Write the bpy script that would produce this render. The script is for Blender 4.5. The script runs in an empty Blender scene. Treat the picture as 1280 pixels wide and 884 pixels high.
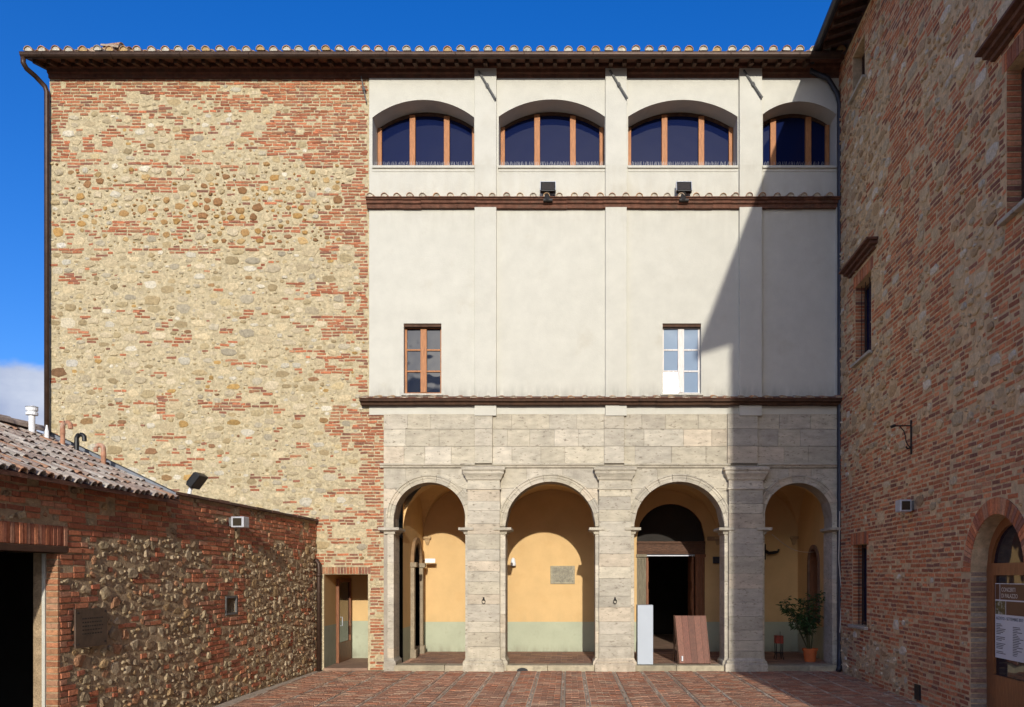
import bpy, math, random
import numpy as np
from mathutils import Vector, Matrix

# ------------------------------------------------------------------ camera, sky, sun
SC = bpy.context.scene
COL = SC.collection
D = 20.0            # camera to facade, metres
S = 52.0            # photo pixels per metre on the facade plane
CX, CY = 710.0, 720.0   # where lines square to the facade converge in the photo
EYE = 2.27
SUN_S, SUN_T = 0.070, 0.29   # direction towards the sun: (+.070, -1, +.29)

cam = bpy.data.cameras.new('camera')
cam.sensor_width = 36.0
cam.lens = S * D / 1280 * 36.0
cam.shift_x = -(CX - 640) / 1280
cam.shift_y = (CY - 442) / 1280
cam.clip_start = 0.1
cam.clip_end = 3000
camo = bpy.data.objects.new('camera', cam)
camo.location = (0, -D, EYE)
camo.rotation_euler = (math.radians(90), 0, 0)
COL.objects.link(camo)
SC.camera = camo

SC.view_settings.view_transform = 'Standard'
SC.view_settings.look = 'None'
SC.view_settings.exposure = 1.0
SC.view_settings.gamma = 1.0
SC.cycles.use_denoising = True
SC.cycles.max_bounces = 8
SC.cycles.diffuse_bounces = 5

SUN_EL = math.atan(SUN_T / math.hypot(SUN_S, 1))
world = bpy.data.worlds.new('World')
SC.world = world
world.use_nodes = True
wn = world.node_tree
wn.nodes.clear()
def N(nt, t, **kw):
    n = nt.nodes.new(t)
    for k, v in kw.items():
        setattr(n, k, v)
    return n
def wire(nt, a, ao, b, bi):
    nt.links.new(a.outputs[ao], b.inputs[bi])
w_out = N(wn, 'ShaderNodeOutputWorld')
w_bg = N(wn, 'ShaderNodeBackground')
w_bg.inputs['Strength'].default_value = 0.15
w_sky = N(wn, 'ShaderNodeTexSky', sky_type='NISHITA', sun_disc=False)
w_sky.sun_elevation = SUN_EL
w_sky.sun_rotation = math.pi - math.atan(SUN_S)
w_sky.air_density = 0.8
w_sky.dust_density = 2.3
w_sky.ozone_density = 3.3
w_tc = N(wn, 'ShaderNodeTexCoord')
w_map = N(wn, 'ShaderNodeMapping')
w_map.inputs['Location'].default_value = (3.1, 1.7, 0.4)
w_map.inputs['Scale'].default_value = (1.0, 1.0, 1.7)
w_no = N(wn, 'ShaderNodeTexNoise')
w_no.inputs['Scale'].default_value = 3.4
w_no.inputs['Detail'].default_value = 9
w_no.inputs['Roughness'].default_value = 0.55
w_sep = N(wn, 'ShaderNodeSeparateXYZ')
w_band = N(wn, 'ShaderNodeMapRange', interpolation_type='SMOOTHSTEP')
w_band.inputs['From Min'].default_value = 0.19
w_band.inputs['From Max'].default_value = 0.295
w_band.inputs['To Min'].default_value = 0.10
w_band.inputs['To Max'].default_value = -0.28
w_add = N(wn, 'ShaderNodeMath', operation='ADD')
w_cl = N(wn, 'ShaderNodeMapRange', interpolation_type='SMOOTHSTEP')
w_cl.inputs['From Min'].default_value = 0.44
w_cl.inputs['From Max'].default_value = 0.54
w_mix = N(wn, 'ShaderNodeMix', data_type='RGBA')
w_no2 = N(wn, 'ShaderNodeTexNoise')
w_no2.inputs['Scale'].default_value = 9
w_no2.inputs['Detail'].default_value = 6
w_cr = N(wn, 'ShaderNodeValToRGB')
w_cr.color_ramp.elements[0].position = 0.35
w_cr.color_ramp.elements[0].color = (1.0, 1.25, 2.0, 1)
w_cr.color_ramp.elements[1].position = 0.68
w_cr.color_ramp.elements[1].color = (2.5, 2.7, 3.1, 1)
wire(wn, w_tc, 'Generated', w_map, 'Vector')
wire(wn, w_map, 'Vector', w_no, 'Vector')
wire(wn, w_map, 'Vector', w_no2, 'Vector')
wire(wn, w_tc, 'Generated', w_sep, 'Vector')
wire(wn, w_sep, 'Z', w_band, 'Value')
wire(wn, w_no, 'Fac', w_add, 0)
wire(wn, w_band, 'Result', w_add, 1)
wire(wn, w_add, 'Value', w_cl, 'Value')
wire(wn, w_no2, 'Fac', w_cr, 'Fac')
w_sat = N(wn, 'ShaderNodeHueSaturation')
w_sat.inputs['Saturation'].default_value = 1.32
w_sat.inputs['Value'].default_value = 0.72
w_sat.inputs['Hue'].default_value = 0.515
wire(wn, w_sky, 'Color', w_sat, 'Color')
wire(wn, w_cl, 'Result', w_mix, 'Factor')
wire(wn, w_sat, 'Color', w_mix, 'A')
wire(wn, w_cr, 'Color', w_mix, 'B')
wire(wn, w_mix, 'Result', w_bg, 'Color')
wire(wn, w_bg, 'Background', w_out, 'Surface')

sunl = bpy.data.lights.new('sun', 'SUN')
sunl.energy = 2.0
sunl.angle = math.radians(0.5)
sunl.color = (1.0, 0.95, 0.86)
suno = bpy.data.objects.new('sun', sunl)
suno.rotation_euler = Vector((SUN_S, -1, SUN_T)).to_track_quat('Z', 'Y').to_euler()
suno.location = (5, -40, 30)
COL.objects.link(suno)

# ------------------------------------------------------------------ helpers
def X(px, Y=0.0): return (px - CX) / S * (D + Y) / D
def Z(py, Y=0.0): return EYE + (CY - py) / S * (D + Y) / D

class MB:
    def __init__(s): s.v, s.f, s.c = [], [], []
    def add(s, vs, fs, c=None):
        b = len(s.v)
        s.v.extend(vs)
        s.f.extend([tuple(i + b for i in f) for f in fs])
        if c is not None: s.c.extend([c] * len(vs))
    def box(s, x0, x1, y0, y1, z0, z1, c=None):
        s.add([(x0,y0,z0),(x1,y0,z0),(x1,y1,z0),(x0,y1,z0),(x0,y0,z1),(x1,y0,z1),(x1,y1,z1),(x0,y1,z1)],
              [(3,2,1,0),(4,5,6,7),(0,1,5,4),(1,2,6,5),(2,3,7,6),(3,0,4,7)], c)
    def quad(s, a, b, c, d): s.add([a,b,c,d], [(0,1,2,3)])
    def tube(s, pts, r, n=8, cap=True):
        pts = [Vector(p) for p in pts]
        rs = r if isinstance(r, (list, tuple)) else [r] * len(pts)
        vs, fs = [], []
        ref = None
        for i, p in enumerate(pts):
            t = (pts[min(i+1, len(pts)-1)] - pts[max(i-1, 0)]).normalized()
            if ref is None or abs(ref.dot(t)) > .95:
                ref = Vector((0,0,1)) if abs(t.z) < .9 else Vector((1,0,0))
            a = t.cross(ref).normalized(); b = t.cross(a).normalized()
            for k in range(n):
                w = 2*math.pi*k/n
                vs.append(tuple(p + (a*math.cos(w) + b*math.sin(w))*rs[i]))
        for i in range(len(pts)-1):
            for k in range(n):
                k2 = (k+1) % n
                fs.append((i*n+k, i*n+k2, (i+1)*n+k2, (i+1)*n+k))
        if cap:
            fs.append(tuple(range(n))[::-1]); fs.append(tuple((len(pts)-1)*n+k for k in range(n)))
        s.add(vs, fs)
    def lathe(s, c, prof, n=16):
        vs, fs = [], []
        for r, z in prof:
            for k in range(n):
                w = 2*math.pi*k/n
                vs.append((c[0]+r*math.cos(w), c[1]+r*math.sin(w), c[2]+z))
        for i in range(len(prof)-1):
            for k in range(n):
                k2 = (k+1) % n
                fs.append((i*n+k, i*n+k2, (i+1)*n+k2, (i+1)*n+k))
        fs.append(tuple(range(n))[::-1]); fs.append(tuple((len(prof)-1)*n+k for k in range(n)))
        s.add(vs, fs)
    def build(s, name, mat, parent=None, smooth=False, bevel=0, kind=None, loc=None):
        return mkobj(name, s.v, s.f, mat, parent, s.c if len(s.c) == len(s.v) and s.c else None, smooth, bevel, kind)

def mkobj(name, v, f, mat, parent=None, c=None, smooth=False, bevel=0, kind=None):
    me = bpy.data.meshes.new(name)
    me.from_pydata([tuple(p) for p in v], [], f)
    if c:
        a = me.color_attributes.new('Col', 'FLOAT_COLOR', 'POINT')
        arr = np.ones((len(c), 4), dtype=np.float32); arr[:, :3] = np.array(c, dtype=np.float32)[:, :3]
        a.data.foreach_set('color', arr.ravel())
    if smooth:
        me.polygons.foreach_set('use_smooth', [True]*len(me.polygons))
    me.materials.append(mat)
    o = bpy.data.objects.new(name, me)
    COL.objects.link(o)
    attach(o, parent)
    if bevel:
        m = o.modifiers.new('bevel', 'BEVEL'); m.width = bevel; m.segments = 2; m.limit_method = 'ANGLE'
    if kind: o['kind'] = kind
    return o
WORLD = {}
def attach(o, parent):
    if parent is None: return
    o.parent = parent
    if parent.type == 'EMPTY':
        o.matrix_parent_inverse = Matrix.Translation(-parent.location)
def thing(name, label, cat, loc, group=None):
    o = bpy.data.objects.new(name, None)
    o.empty_display_size = .2
    o.location = loc
    COL.objects.link(o)
    return tag(o, label, cat, group)
def tag(o, label, cat, group=None):
    o['label'] = label; o['category'] = cat
    if group: o['group'] = group
    return o

# ------------------------------------------------------------------ materials
def mat(name, base=(.5,.5,.5), attr=False, rough=.85, n=(6.0,.25), n2=None, bump=(0,40), stretch=(1,1,1), stain=None, metal=0, spec=.3, tint=None):
    """base or Col attribute x noise, optional second noise towards `tint`, bump in metres."""
    m = bpy.data.materials.new(name); m.use_nodes = True
    nt = m.node_tree; p = nt.nodes['Principled BSDF']
    p.inputs['Roughness'].default_value = rough
    p.inputs['Metallic'].default_value = metal
    p.inputs['Specular IOR Level'].default_value = spec
    geo = N(nt, 'ShaderNodeNewGeometry')
    mp = N(nt, 'ShaderNodeMapping'); mp.inputs['Scale'].default_value = stretch
    wire(nt, geo, 'Position', mp, 'Vector')
    if attr:
        src = N(nt, 'ShaderNodeAttribute', attribute_name='Col'); so = 'Color'
    else:
        src = N(nt, 'ShaderNodeRGB'); src.outputs[0].default_value = (*base, 1); so = 0
    no = N(nt, 'ShaderNodeTexNoise'); no.inputs['Scale'].default_value = n[0]; no.inputs['Detail'].default_value = 7; no.inputs['Roughness'].default_value = .62
    wire(nt, mp, 'Vector', no, 'Vector')
    mr = N(nt, 'ShaderNodeMapRange'); mr.inputs['From Min'].default_value = .3; mr.inputs['From Max'].default_value = .7
    mr.inputs['To Min'].default_value = 1-n[1]; mr.inputs['To Max'].default_value = 1+n[1]
    wire(nt, no, 'Fac', mr, 'Value')
    mx = N(nt, 'ShaderNodeMix', data_type='RGBA', blend_type='MULTIPLY'); mx.inputs['Factor'].default_value = 1
    wire(nt, src, so, mx, 'A'); wire(nt, mr, 'Result', mx, 'B')
    cur, co = mx, 'Result'
    if tint:                       # (colour, scale, threshold lo, hi, amount)
        tcol, ts, lo, hi, am = tint
        n3 = N(nt, 'ShaderNodeTexNoise'); n3.inputs['Scale'].default_value = ts; n3.inputs['Detail'].default_value = 8; n3.inputs['Roughness'].default_value = .65
        wire(nt, mp, 'Vector', n3, 'Vector')
        r3 = N(nt, 'ShaderNodeMapRange', interpolation_type='SMOOTHSTEP'); r3.inputs['From Min'].default_value = lo; r3.inputs['From Max'].default_value = hi
        r3.inputs['To Max'].default_value = am
        wire(nt, n3, 'Fac', r3, 'Value')
        m3 = N(nt, 'ShaderNodeMix', data_type='RGBA')
        m3.inputs['B'].default_value = (*tcol, 1)
        wire(nt, r3, 'Result', m3, 'Factor'); wire(nt, cur, co, m3, 'A')
        cur, co = m3, 'Result'
    if stain:                      # list of (z level, height above it, colour, amount): grime bands with ragged edges
        sep = N(nt, 'ShaderNodeSeparateXYZ'); wire(nt, geo, 'Position', sep, 'Vector')
        st_n = N(nt, 'ShaderNodeTexNoise'); st_n.inputs['Scale'].default_value = 1.0; st_n.inputs['Detail'].default_value = 6; st_n.inputs['Roughness'].default_value = .7
        smp = N(nt, 'ShaderNodeMapping'); smp.inputs['Scale'].default_value = (6, 6, 1.2); wire(nt, geo, 'Position', smp, 'Vector'); wire(nt, smp, 'Vector', st_n, 'Vector')
        for zl, hh, sc_, am in stain:
            a = N(nt, 'ShaderNodeMapRange', interpolation_type='SMOOTHSTEP')
            a.inputs['From Min'].default_value = zl; a.inputs['From Max'].default_value = zl + hh
            a.inputs['To Min'].default_value = 1; a.inputs['To Max'].default_value = 0
            wire(nt, sep, 'Z', a, 'Value')
            g = N(nt, 'ShaderNodeMath', operation='GREATER_THAN'); g.inputs[1].default_value = min(zl, zl+hh) - .05
            wire(nt, sep, 'Z', g, 0)
            l = N(nt, 'ShaderNodeMath', operation='LESS_THAN'); l.inputs[1].default_value = max(zl, zl+hh) + .05
            wire(nt, sep, 'Z', l, 0)
            k = N(nt, 'ShaderNodeMapRange'); k.inputs['From Min'].default_value = .38; k.inputs['From Max'].default_value = .66
            wire(nt, st_n, 'Fac', k, 'Value')
            m1 = N(nt, 'ShaderNodeMath', operation='MULTIPLY'); wire(nt, a, 'Result', m1, 0); wire(nt, k, 'Result', m1, 1)
            m2 = N(nt, 'ShaderNodeMath', operation='MULTIPLY'); wire(nt, m1, 'Value', m2, 0); wire(nt, g, 'Value', m2, 1)
            m4 = N(nt, 'ShaderNodeMath', operation='MULTIPLY'); wire(nt, m2, 'Value', m4, 0); wire(nt, l, 'Value', m4, 1)
            m5 = N(nt, 'ShaderNodeMath', operation='MULTIPLY'); wire(nt, m4, 'Value', m5, 0); m5.inputs[1].default_value = am
            mm = N(nt, 'ShaderNodeMix', data_type='RGBA'); mm.inputs['B'].default_value = (*sc_, 1)
            wire(nt, m5, 'Value', mm, 'Factor'); wire(nt, cur, co, mm, 'A')
            cur, co = mm, 'Result'
    wire(nt, cur, co, p, 'Base Color')
    if bump[0]:
        bn = N(nt, 'ShaderNodeTexNoise'); bn.inputs['Scale'].default_value = bump[1]; bn.inputs['Detail'].default_value = 6; bn.inputs['Roughness'].default_value = .65
        wire(nt, mp, 'Vector', bn, 'Vector')
        b = N(nt, 'ShaderNodeBump'); b.inputs['Strength'].default_value = 1; b.inputs['Distance'].default_value = bump[0]
        wire(nt, bn, 'Fac', b, 'Height'); wire(nt, b, 'Normal', p, 'Normal')
    return m

M = {}
M['piece'] = mat('masonry_piece', attr=True, rough=.9, n=(22,.30), bump=(.012,45))
M['rough_piece'] = mat('rough_stone_piece', attr=True, rough=.92, n=(16,.30), bump=(.03,22))
M['mortar'] = mat('lime_mortar', (.475,.395,.245), rough=.95, n=(11,.34), bump=(.045,16), tint=((.36,.29,.17),5,.5,.66,.7))
M['mortar_dark'] = mat('grey_brown_mortar', (.40,.29,.175), rough=.95, n=(9,.3), bump=(.035,25), tint=((.30,.21,.12),3,.5,.66,.6))
M['mortar_pink'] = mat('warm_mortar', (.58,.41,.235), rough=.95, n=(8,.3), bump=(.03,22), tint=((.48,.36,.22),1.6,.5,.66,.7))
M['mortar_floor'] = mat('pavement_joint', (.40,.33,.25), rough=.95, n=(12,.3), bump=(.01,60))
zc2 = Z(497); zc1 = Z(250)
M['plaster'] = mat('white_lime_plaster', (.515,.500,.430), rough=.9, n=(2.3,.06), bump=(.004,30), tint=((.455,.425,.345),1.1,.56,.72,.55),
                   stain=[(zc2, .42, (.30,.29,.25), .75), (zc1, .75, (.42,.38,.29), .45), (0.95*0+Z(212), -.35, (.40,.37,.30), .35), (Z(518), .3, (.50,.46,.38), .3), (Z(265), -1.1, (.40,.38,.31), .30), (Z(493), -.3, (.40,.38,.32), .3)])
M['trav'] = mat('travertine', attr=True, rough=.82, n=(3.0,.22), bump=(.012,26), stretch=(1.0,1.0,2.5), tint=((.17,.14,.10),10,.57,.67,.8), stain=[(0, .9, (.20,.17,.125), .55), (Z(586), -.45, (.24,.21,.165), .45), (Z(519), -.35, (.26,.23,.18), .4)])
M['trav_plain'] = mat('travertine_joint', (.33,.29,.23), rough=.9, n=(5,.2), bump=(.008,40))
M['ochre'] = mat('ochre_limewash', (.62,.415,.19), rough=.9, n=(1.4,.07), bump=(.004,25), tint=((.58,.37,.16),2.4,.50,.72,.55), stain=[(.95,.5,(.52,.36,.17),.6)])
M['dado'] = mat('grey_green_dado_paint', (.40,.42,.30), rough=.85, n=(2.0,.10), bump=(.003,25), tint=((.28,.28,.20),4,.52,.72,.5), stain=[(.12,.30,(.20,.18,.13),.6)])
M['wood_dark'] = mat('dark_rafter_wood', (.075,.038,.022), rough=.8, n=(8,.35), bump=(.004,40), stretch=(1,.3,1))
M['wood'] = mat('window_wood', (.36,.15,.055), rough=.55, n=(10,.3), bump=(.002,50), stretch=(4,4,.5))
M['wood_brown'] = mat('brown_door_wood', (.20,.075,.030), rough=.5, n=(10,.35), bump=(.002,50), stretch=(4,4,.5))
M['wood_carved'] = mat('carved_brown_wood', (.09,.042,.022), rough=.6, n=(10,.45), bump=(.012,24), stretch=(1,4,4))
M['wood_grey'] = mat('weathered_grey_green_wood', (.20,.17,.115), rough=.7, n=(10,.35), bump=(.004,40), stretch=(4,4,.5))
M['wood_glare'] = mat('baked_glare_wood', (.62,.58,.54), rough=.5, n=(10,.2), bump=(.002,50), stretch=(4,4,.5))  # sun glare on the right casement frame, put into a pale wood colour
M['wood_board'] = mat('reddish_plank', attr=True, rough=.55, n=(14,.45), bump=(.003,50), stretch=(5,5,.5))
M['gutter'] = mat('brown_copper_gutter', (.055,.032,.022), rough=.45, n=(5,.3), metal=.3, bump=(.001,20))
M['pipe_grey'] = mat('dark_grey_pipe', (.035,.036,.045), rough=.4, n=(5,.25), metal=.2)
M['iron'] = mat('black_iron', (.018,.016,.015), rough=.6, n=(20,.4), bump=(.002,60))
M['iron_grey'] = mat('grey_weathered_iron', (.12,.12,.115), rough=.6, n=(14,.3), bump=(.002,60))
M['black'] = mat('black_plastic', (.012,.012,.013), rough=.45, n=(10,.2))
M['grey_metal'] = mat('pale_grey_metal', (.42,.43,.46), rough=.45, n=(10,.12), metal=.2)
M['white_metal'] = mat('white_painted_metal', (.75,.76,.76), rough=.4, n=(6,.06))
M['white'] = mat('white_laminate', (.40,.44,.48), rough=.45, n=(1.5,.03))
M['terracotta'] = mat('terracotta_mould', (.13,.058,.036), rough=.9, n=(7,.4), bump=(.012,25), tint=((.10,.06,.04),4,.5,.66,.7))
M['tile'] = mat('roof_tile', attr=True, rough=.92, n=(12,.35), bump=(.008,40), tint=((.28,.27,.22),9,.52,.68,.7))
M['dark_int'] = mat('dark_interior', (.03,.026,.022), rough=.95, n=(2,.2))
M['floor'] = mat('worn_brick_floor', (.27,.17,.115), rough=.8, n=(3,.25), bump=(.004,30))
M['step'] = mat('worn_step_stone', attr=True, rough=.85, n=(5,.25), bump=(.01,30), tint=((.22,.19,.14),6,.52,.7,.6))
M['ground'] = mat('far_ground', (.16,.13,.09), rough=.95, n=(.5,.3))
M['plaque'] = mat('grey_stone_plaque', (.30,.27,.19), rough=.7, n=(14,.3), bump=(.004,50))
M['plaque_brown'] = mat('brown_metal_plate', (.085,.055,.038), rough=.45, n=(7,.35), bump=(.002,20))
M['pot'] = mat('terracotta_pot', (.48,.12,.035), rough=.8, n=(8,.2))
M['soil'] = mat('potting_soil', (.03,.02,.014), rough=1, n=(20,.4))
M['leaf'] = mat('plant_leaf', attr=True, rough=.5, n=(14,.3))
M['stem'] = mat('plant_stem', (.07,.07,.03), rough=.8, n=(14,.3))
M['red_metal'] = mat('dull_red_metal', (.30,.05,.03), rough=.5, n=(10,.3))
M['paper'] = mat('poster_paper', (.62,.63,.64), rough=.35, n=(3,.03))
M['paper_brown'] = mat('poster_brown_print', (.11,.040,.020), rough=.35, n=(3,.1))
M['paper_photo'] = mat('poster_photo_print', (.10,.075,.02), rough=.35, n=(22,.9), tint=((.42,.42,.33),14,.5,.62,.9))
M['ink'] = mat('poster_ink', (.05,.05,.055), rough=.5, n=(3,.1))
M['paper_white'] = mat('poster_white_print', (.66,.62,.55), rough=.4, n=(3,.05))
M['flue'] = mat('terracotta_flue', (.40,.20,.12), rough=.85, n=(12,.3), tint=((.45,.40,.34),9,.5,.68,.6))
M['flashing'] = mat('lead_flashing', (.22,.24,.28), rough=.5, n=(6,.2), metal=.3)
M['cable'] = mat('pale_cable', (.5,.46,.38), rough=.6, n=(6,.1))
M['spike'] = mat('steel_wire', (.35,.35,.36), rough=.4, n=(6,.1), metal=.5)
def glass(name, ior=2.0, rough=.015, base=(.006,.008,.012), wav=.0):
    m = bpy.data.materials.new(name); m.use_nodes = True
    nt = m.node_tree; p = nt.nodes['Principled BSDF']
    p.inputs['Base Color'].default_value = (*base, 1)
    p.inputs['Roughness'].default_value = rough
    p.inputs['IOR'].default_value = ior
    if wav:
        geo = N(nt, 'ShaderNodeNewGeometry'); bn = N(nt, 'ShaderNodeTexNoise'); bn.inputs['Scale'].default_value = 2.2; bn.inputs['Detail'].default_value = 1
        wire(nt, geo, 'Position', bn, 'Vector')
        b = N(nt, 'ShaderNodeBump'); b.inputs['Distance'].default_value = wav
        wire(nt, bn, 'Fac', b, 'Height'); wire(nt, b, 'Normal', p, 'Normal')
    return m
M['glass'] = glass('window_glass', 1.22, .015, (.006,.011,.048), wav=.003)  # blue of the reflected sky is put into the base colour
M['glass_old'] = glass('old_window_glass', 1.55, .03, (.008,.011,.022), wav=.008)
M['glass_film'] = glass('glass_with_plastic_film', 1.9, .09, (.20,.27,.36), wav=.006)
M['lamp_glass'] = glass('floodlight_glass', 1.5, .12, (.04,.032,.022))

# ------------------------------------------------------------------ masonry
def value_noise(shape, g, su, sv, seed):
    r = np.random.RandomState(seed)
    nv, nu = shape
    a = np.zeros(shape); amp = 1.0
    for o in range(3):
        ku, kv = su/2**o, sv/2**o
        lu, lv = int(nu*g/ku)+3, int(nv*g/kv)+3
        lat = r.rand(lv, lu)
        uu = np.arange(nu)*g/ku; vv = np.arange(nv)*g/kv
        iu, iv = uu.astype(int), vv.astype(int); fu, fv = uu-iu, vv-iv
        fu = fu*fu*(3-2*fu); fv = fv*fv*(3-2*fv)
        A = lat[np.ix_(iv, iu)]; B = lat[np.ix_(iv, iu+1)]; C = lat[np.ix_(iv+1, iu)]; E = lat[np.ix_(iv+1, iu+1)]
        a += amp*((A*(1-fu)+B*fu)*(1-fv)[:,None] + (C*(1-fu)+E*fu)*fv[:,None]); amp *= .55
    rank = np.empty(a.size); rank[np.argsort(a.ravel())] = np.arange(a.size)/a.size
    return rank.reshape(shape)

def poly_piece(poly, d, back, inset, rng, dome=0):
    """polygon in wall (u,v) -> chamfered block in (u,v,n); 2 rings of sides and a face"""
    n = len(poly)
    cu = sum(p[0] for p in poly)/n; cv = sum(p[1] for p in poly)/n
    vs, fs = [], []
    for k, (u, v) in enumerate(poly): vs.append((u, v, back))
    for k, (u, v) in enumerate(poly): vs.append((u, v, d - inset*.8))
    for k, (u, v) in enumerate(poly):
        du, dv = cu-u, cv-v; L = math.hypot(du, dv) or 1
        q = min(inset*1.4, L*.4)
        vs.append((u+du/L*q, v+dv/L*q, d + rng.uniform(-1,1)*inset*.3))
    for a in (0, n):
        for k in range(n):
            k2 = (k+1) % n
            fs.append((a+k, a+k2, a+n+k2, a+n+k))
    fs.append(tuple(2*n+k for k in range(n)))
    return vs, fs
def stone_piece(cu, cv, ru, rv, d, back, rng, n=9, sq=1.0, rough=.1, top=.62):
    vs, fs = [], []
    ph = rng.uniform(0, 6.28)
    R = []
    for k in range(n):
        w = 2*math.pi*(k + rng.uniform(-.25,.25))/n + ph
        c, s_ = math.cos(w), math.sin(w)
        e = (abs(c)**sq + abs(s_)**sq)**(-1/sq)       # superellipse: squarer stones with sq > 2
        q = e*rng.uniform(1-rough*1.6, 1+rough*.4)
        R.append((ru*c*q, rv*s_*q))
    tu, tv = rng.uniform(-.3,.3), rng.uniform(-.3,.3)
    for sc_, dd in ((1.0, None), (.93, .55), (top, 1.0)):
        for (a, b) in R:
            nn = back if dd is None else d*dd + (rng.uniform(-.25,.25)*d + (tu*a/ru + tv*b/rv)*d*.6 if dd == 1.0 else rng.uniform(-.1,.1)*d)
            j = 1 if dd != 1.0 else rng.uniform(.8,1.2)
            vs.append((cu+a*sc_*j, cv+b*sc_*j, nn))
    for a in (0, n):
        for k in range(n):
            k2 = (k+1) % n
            fs.append((a+k, a+k2, a+n+k2, a+n+k))
    fs.append(tuple(2*n+k for k in range(n)))
    return vs, fs

class Wall:
    """a masonry face: local u along the wall, v up, n out of the wall"""
    def __init__(s, O, U, Nn, W, H, g=.02):
        s.O, s.U, s.N = Vector(O), Vector(U).normalized(), Vector(Nn).normalized()
        s.W, s.H, s.g = W, H, g
        s.nu, s.nv = int(W/g), int(H/g)
        s.occ = np.zeros((s.nv, s.nu), bool)
        s.bricks, s.stones = [], []
        ug = (np.arange(s.nu)+.5)*g; vg = (np.arange(s.nv)+.5)*g
        s.ug, s.vg = np.meshgrid(ug, vg)
    def P(s, u, v, n): return tuple(s.O + s.U*u + s.N*n + Vector((0,0,v)))
    def block(s, u0, u1, v0, v1):
        g = s.g
        s.occ[max(0,int(v0/g)):max(0,int(math.ceil(v1/g))), max(0,int(u0/g)):max(0,int(math.ceil(u1/g)))] = True
    def block_mask(s, m): s.occ |= m
    def free(s, u0, u1, v0, v1):
        g = s.g
        a, b, c, d = int(u0/g), int(math.ceil(u1/g)), int(v0/g), int(math.ceil(v1/g))
        if a < 0 or c < 0 or b > s.nu or d > s.nv: return False
        return not s.occ[c:d, a:b].any()
    def lay_stones(s, field, classes, pal, seed, depth=(.008,.03), sq=2.2, rough=.1, gap=.008, n=9, top=.62, pack=.9):
        rng = random.Random(seed)
        for ru0, ru1, asp0, asp1, tries in classes:
            for _ in range(tries):
                u, v = rng.uniform(0, s.W), rng.uniform(0, s.H)
                i, j = min(int(v/s.g), s.nv-1), min(int(u/s.g), s.nu-1)
                if s.occ[i, j] or rng.random() > field[i, j]: continue
                ru = rng.uniform(ru0, ru1); rv = ru*rng.uniform(asp0, asp1)
                if not s.free(u-ru*pack-gap, u+ru*pack+gap, v-rv*pack-gap, v+rv*pack+gap): continue
                s.block(u-ru*pack, u+ru*pack, v-rv*pack, v+rv*pack)
                c = pal(u, v, rng)
                vs, fs = stone_piece(u, v, ru, rv, rng.uniform(*depth), -.04, rng, n, sq, rough, top)
                s.stones.append((vs, fs, c, ru*rv*4, u, v))
    def lay_bricks(s, field, ch, joint, L, pal, seed, depth=(.0,.012), skip=.03, wob=.004, rise=.0):
        rng = random.Random(seed)
        v = .01; row = 0
        while v + ch < s.H:
            u = rng.uniform(0, .1)
            bh = ch - joint
            while u < s.W - .06:
                l = rng.choice(L)*rng.uniform(.82, 1.12)
                l = min(l, s.W - u)
                i, j = min(int((v+ch/2)/s.g), s.nv-1), min(int((u+l/2)/s.g), s.nu-1)
                if not field[i, j]:
                    u += .05; continue
                while l > .07 and not s.free(u, u+l, v+.012, v+bh-.012): l -= .04
                if l <= .07:
                    u += .03; continue
                if rng.random() < skip:
                    u += l; continue
                h = bh*rng.uniform(.84, 1.04); t = rng.uniform(-wob, wob)
                dz = rng.uniform(-wob, wob)
                q = lambda: rng.uniform(-.004,.004)
                poly = [(u+q(), v+dz-t+q()), (u+l+q(), v+dz+t+q()), (u+l+q(), v+dz+h+t+q()), (u+q(), v+dz+h-t+q())]
                vs, fs = poly_piece(poly, rng.uniform(*depth), -.03, .005, rng)
                s.bricks.append((vs, fs, pal(u, v, rng), l*h, u, v))
                u += l + joint*rng.uniform(.6, 1.3)
            v += ch*rng.uniform(.97, 1.03); row += 1
    def poly(s, poly, d, c, rng, inset=.005):
        vs, fs = poly_piece(poly, d, -.03, inset, rng)
        us = [p[0] for p in poly]; vv = [p[1] for p in poly]
        s.bricks.append((vs, fs, c, (max(us)-min(us))*(max(vv)-min(vv)), us[0], vv[0]))
    def emit(s, parent, score, mb='piece', ms='piece', limit=300, nb='brick', ns='stone', restb='brickwork', rests='rubble_stonework'):
        for lst, nm, rest, mt in ((s.bricks, nb, restb, mb), (s.stones, ns, rests, ms)):
            lst = sorted(lst, key=lambda p: -score(p))
            for p in lst[:limit]:
                mkobj(nm, [s.P(*q) for q in p[0]], p[1], M[mt], parent, [p[2]]*len(p[0]))
            if len(lst) > limit:
                mb_ = MB()
                for p in lst[limit:]:
                    mb_.add([s.P(*q) for q in p[0]], p[1], p[2])
                mb_.build(rest, M[mt], parent, kind='stuff')

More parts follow.
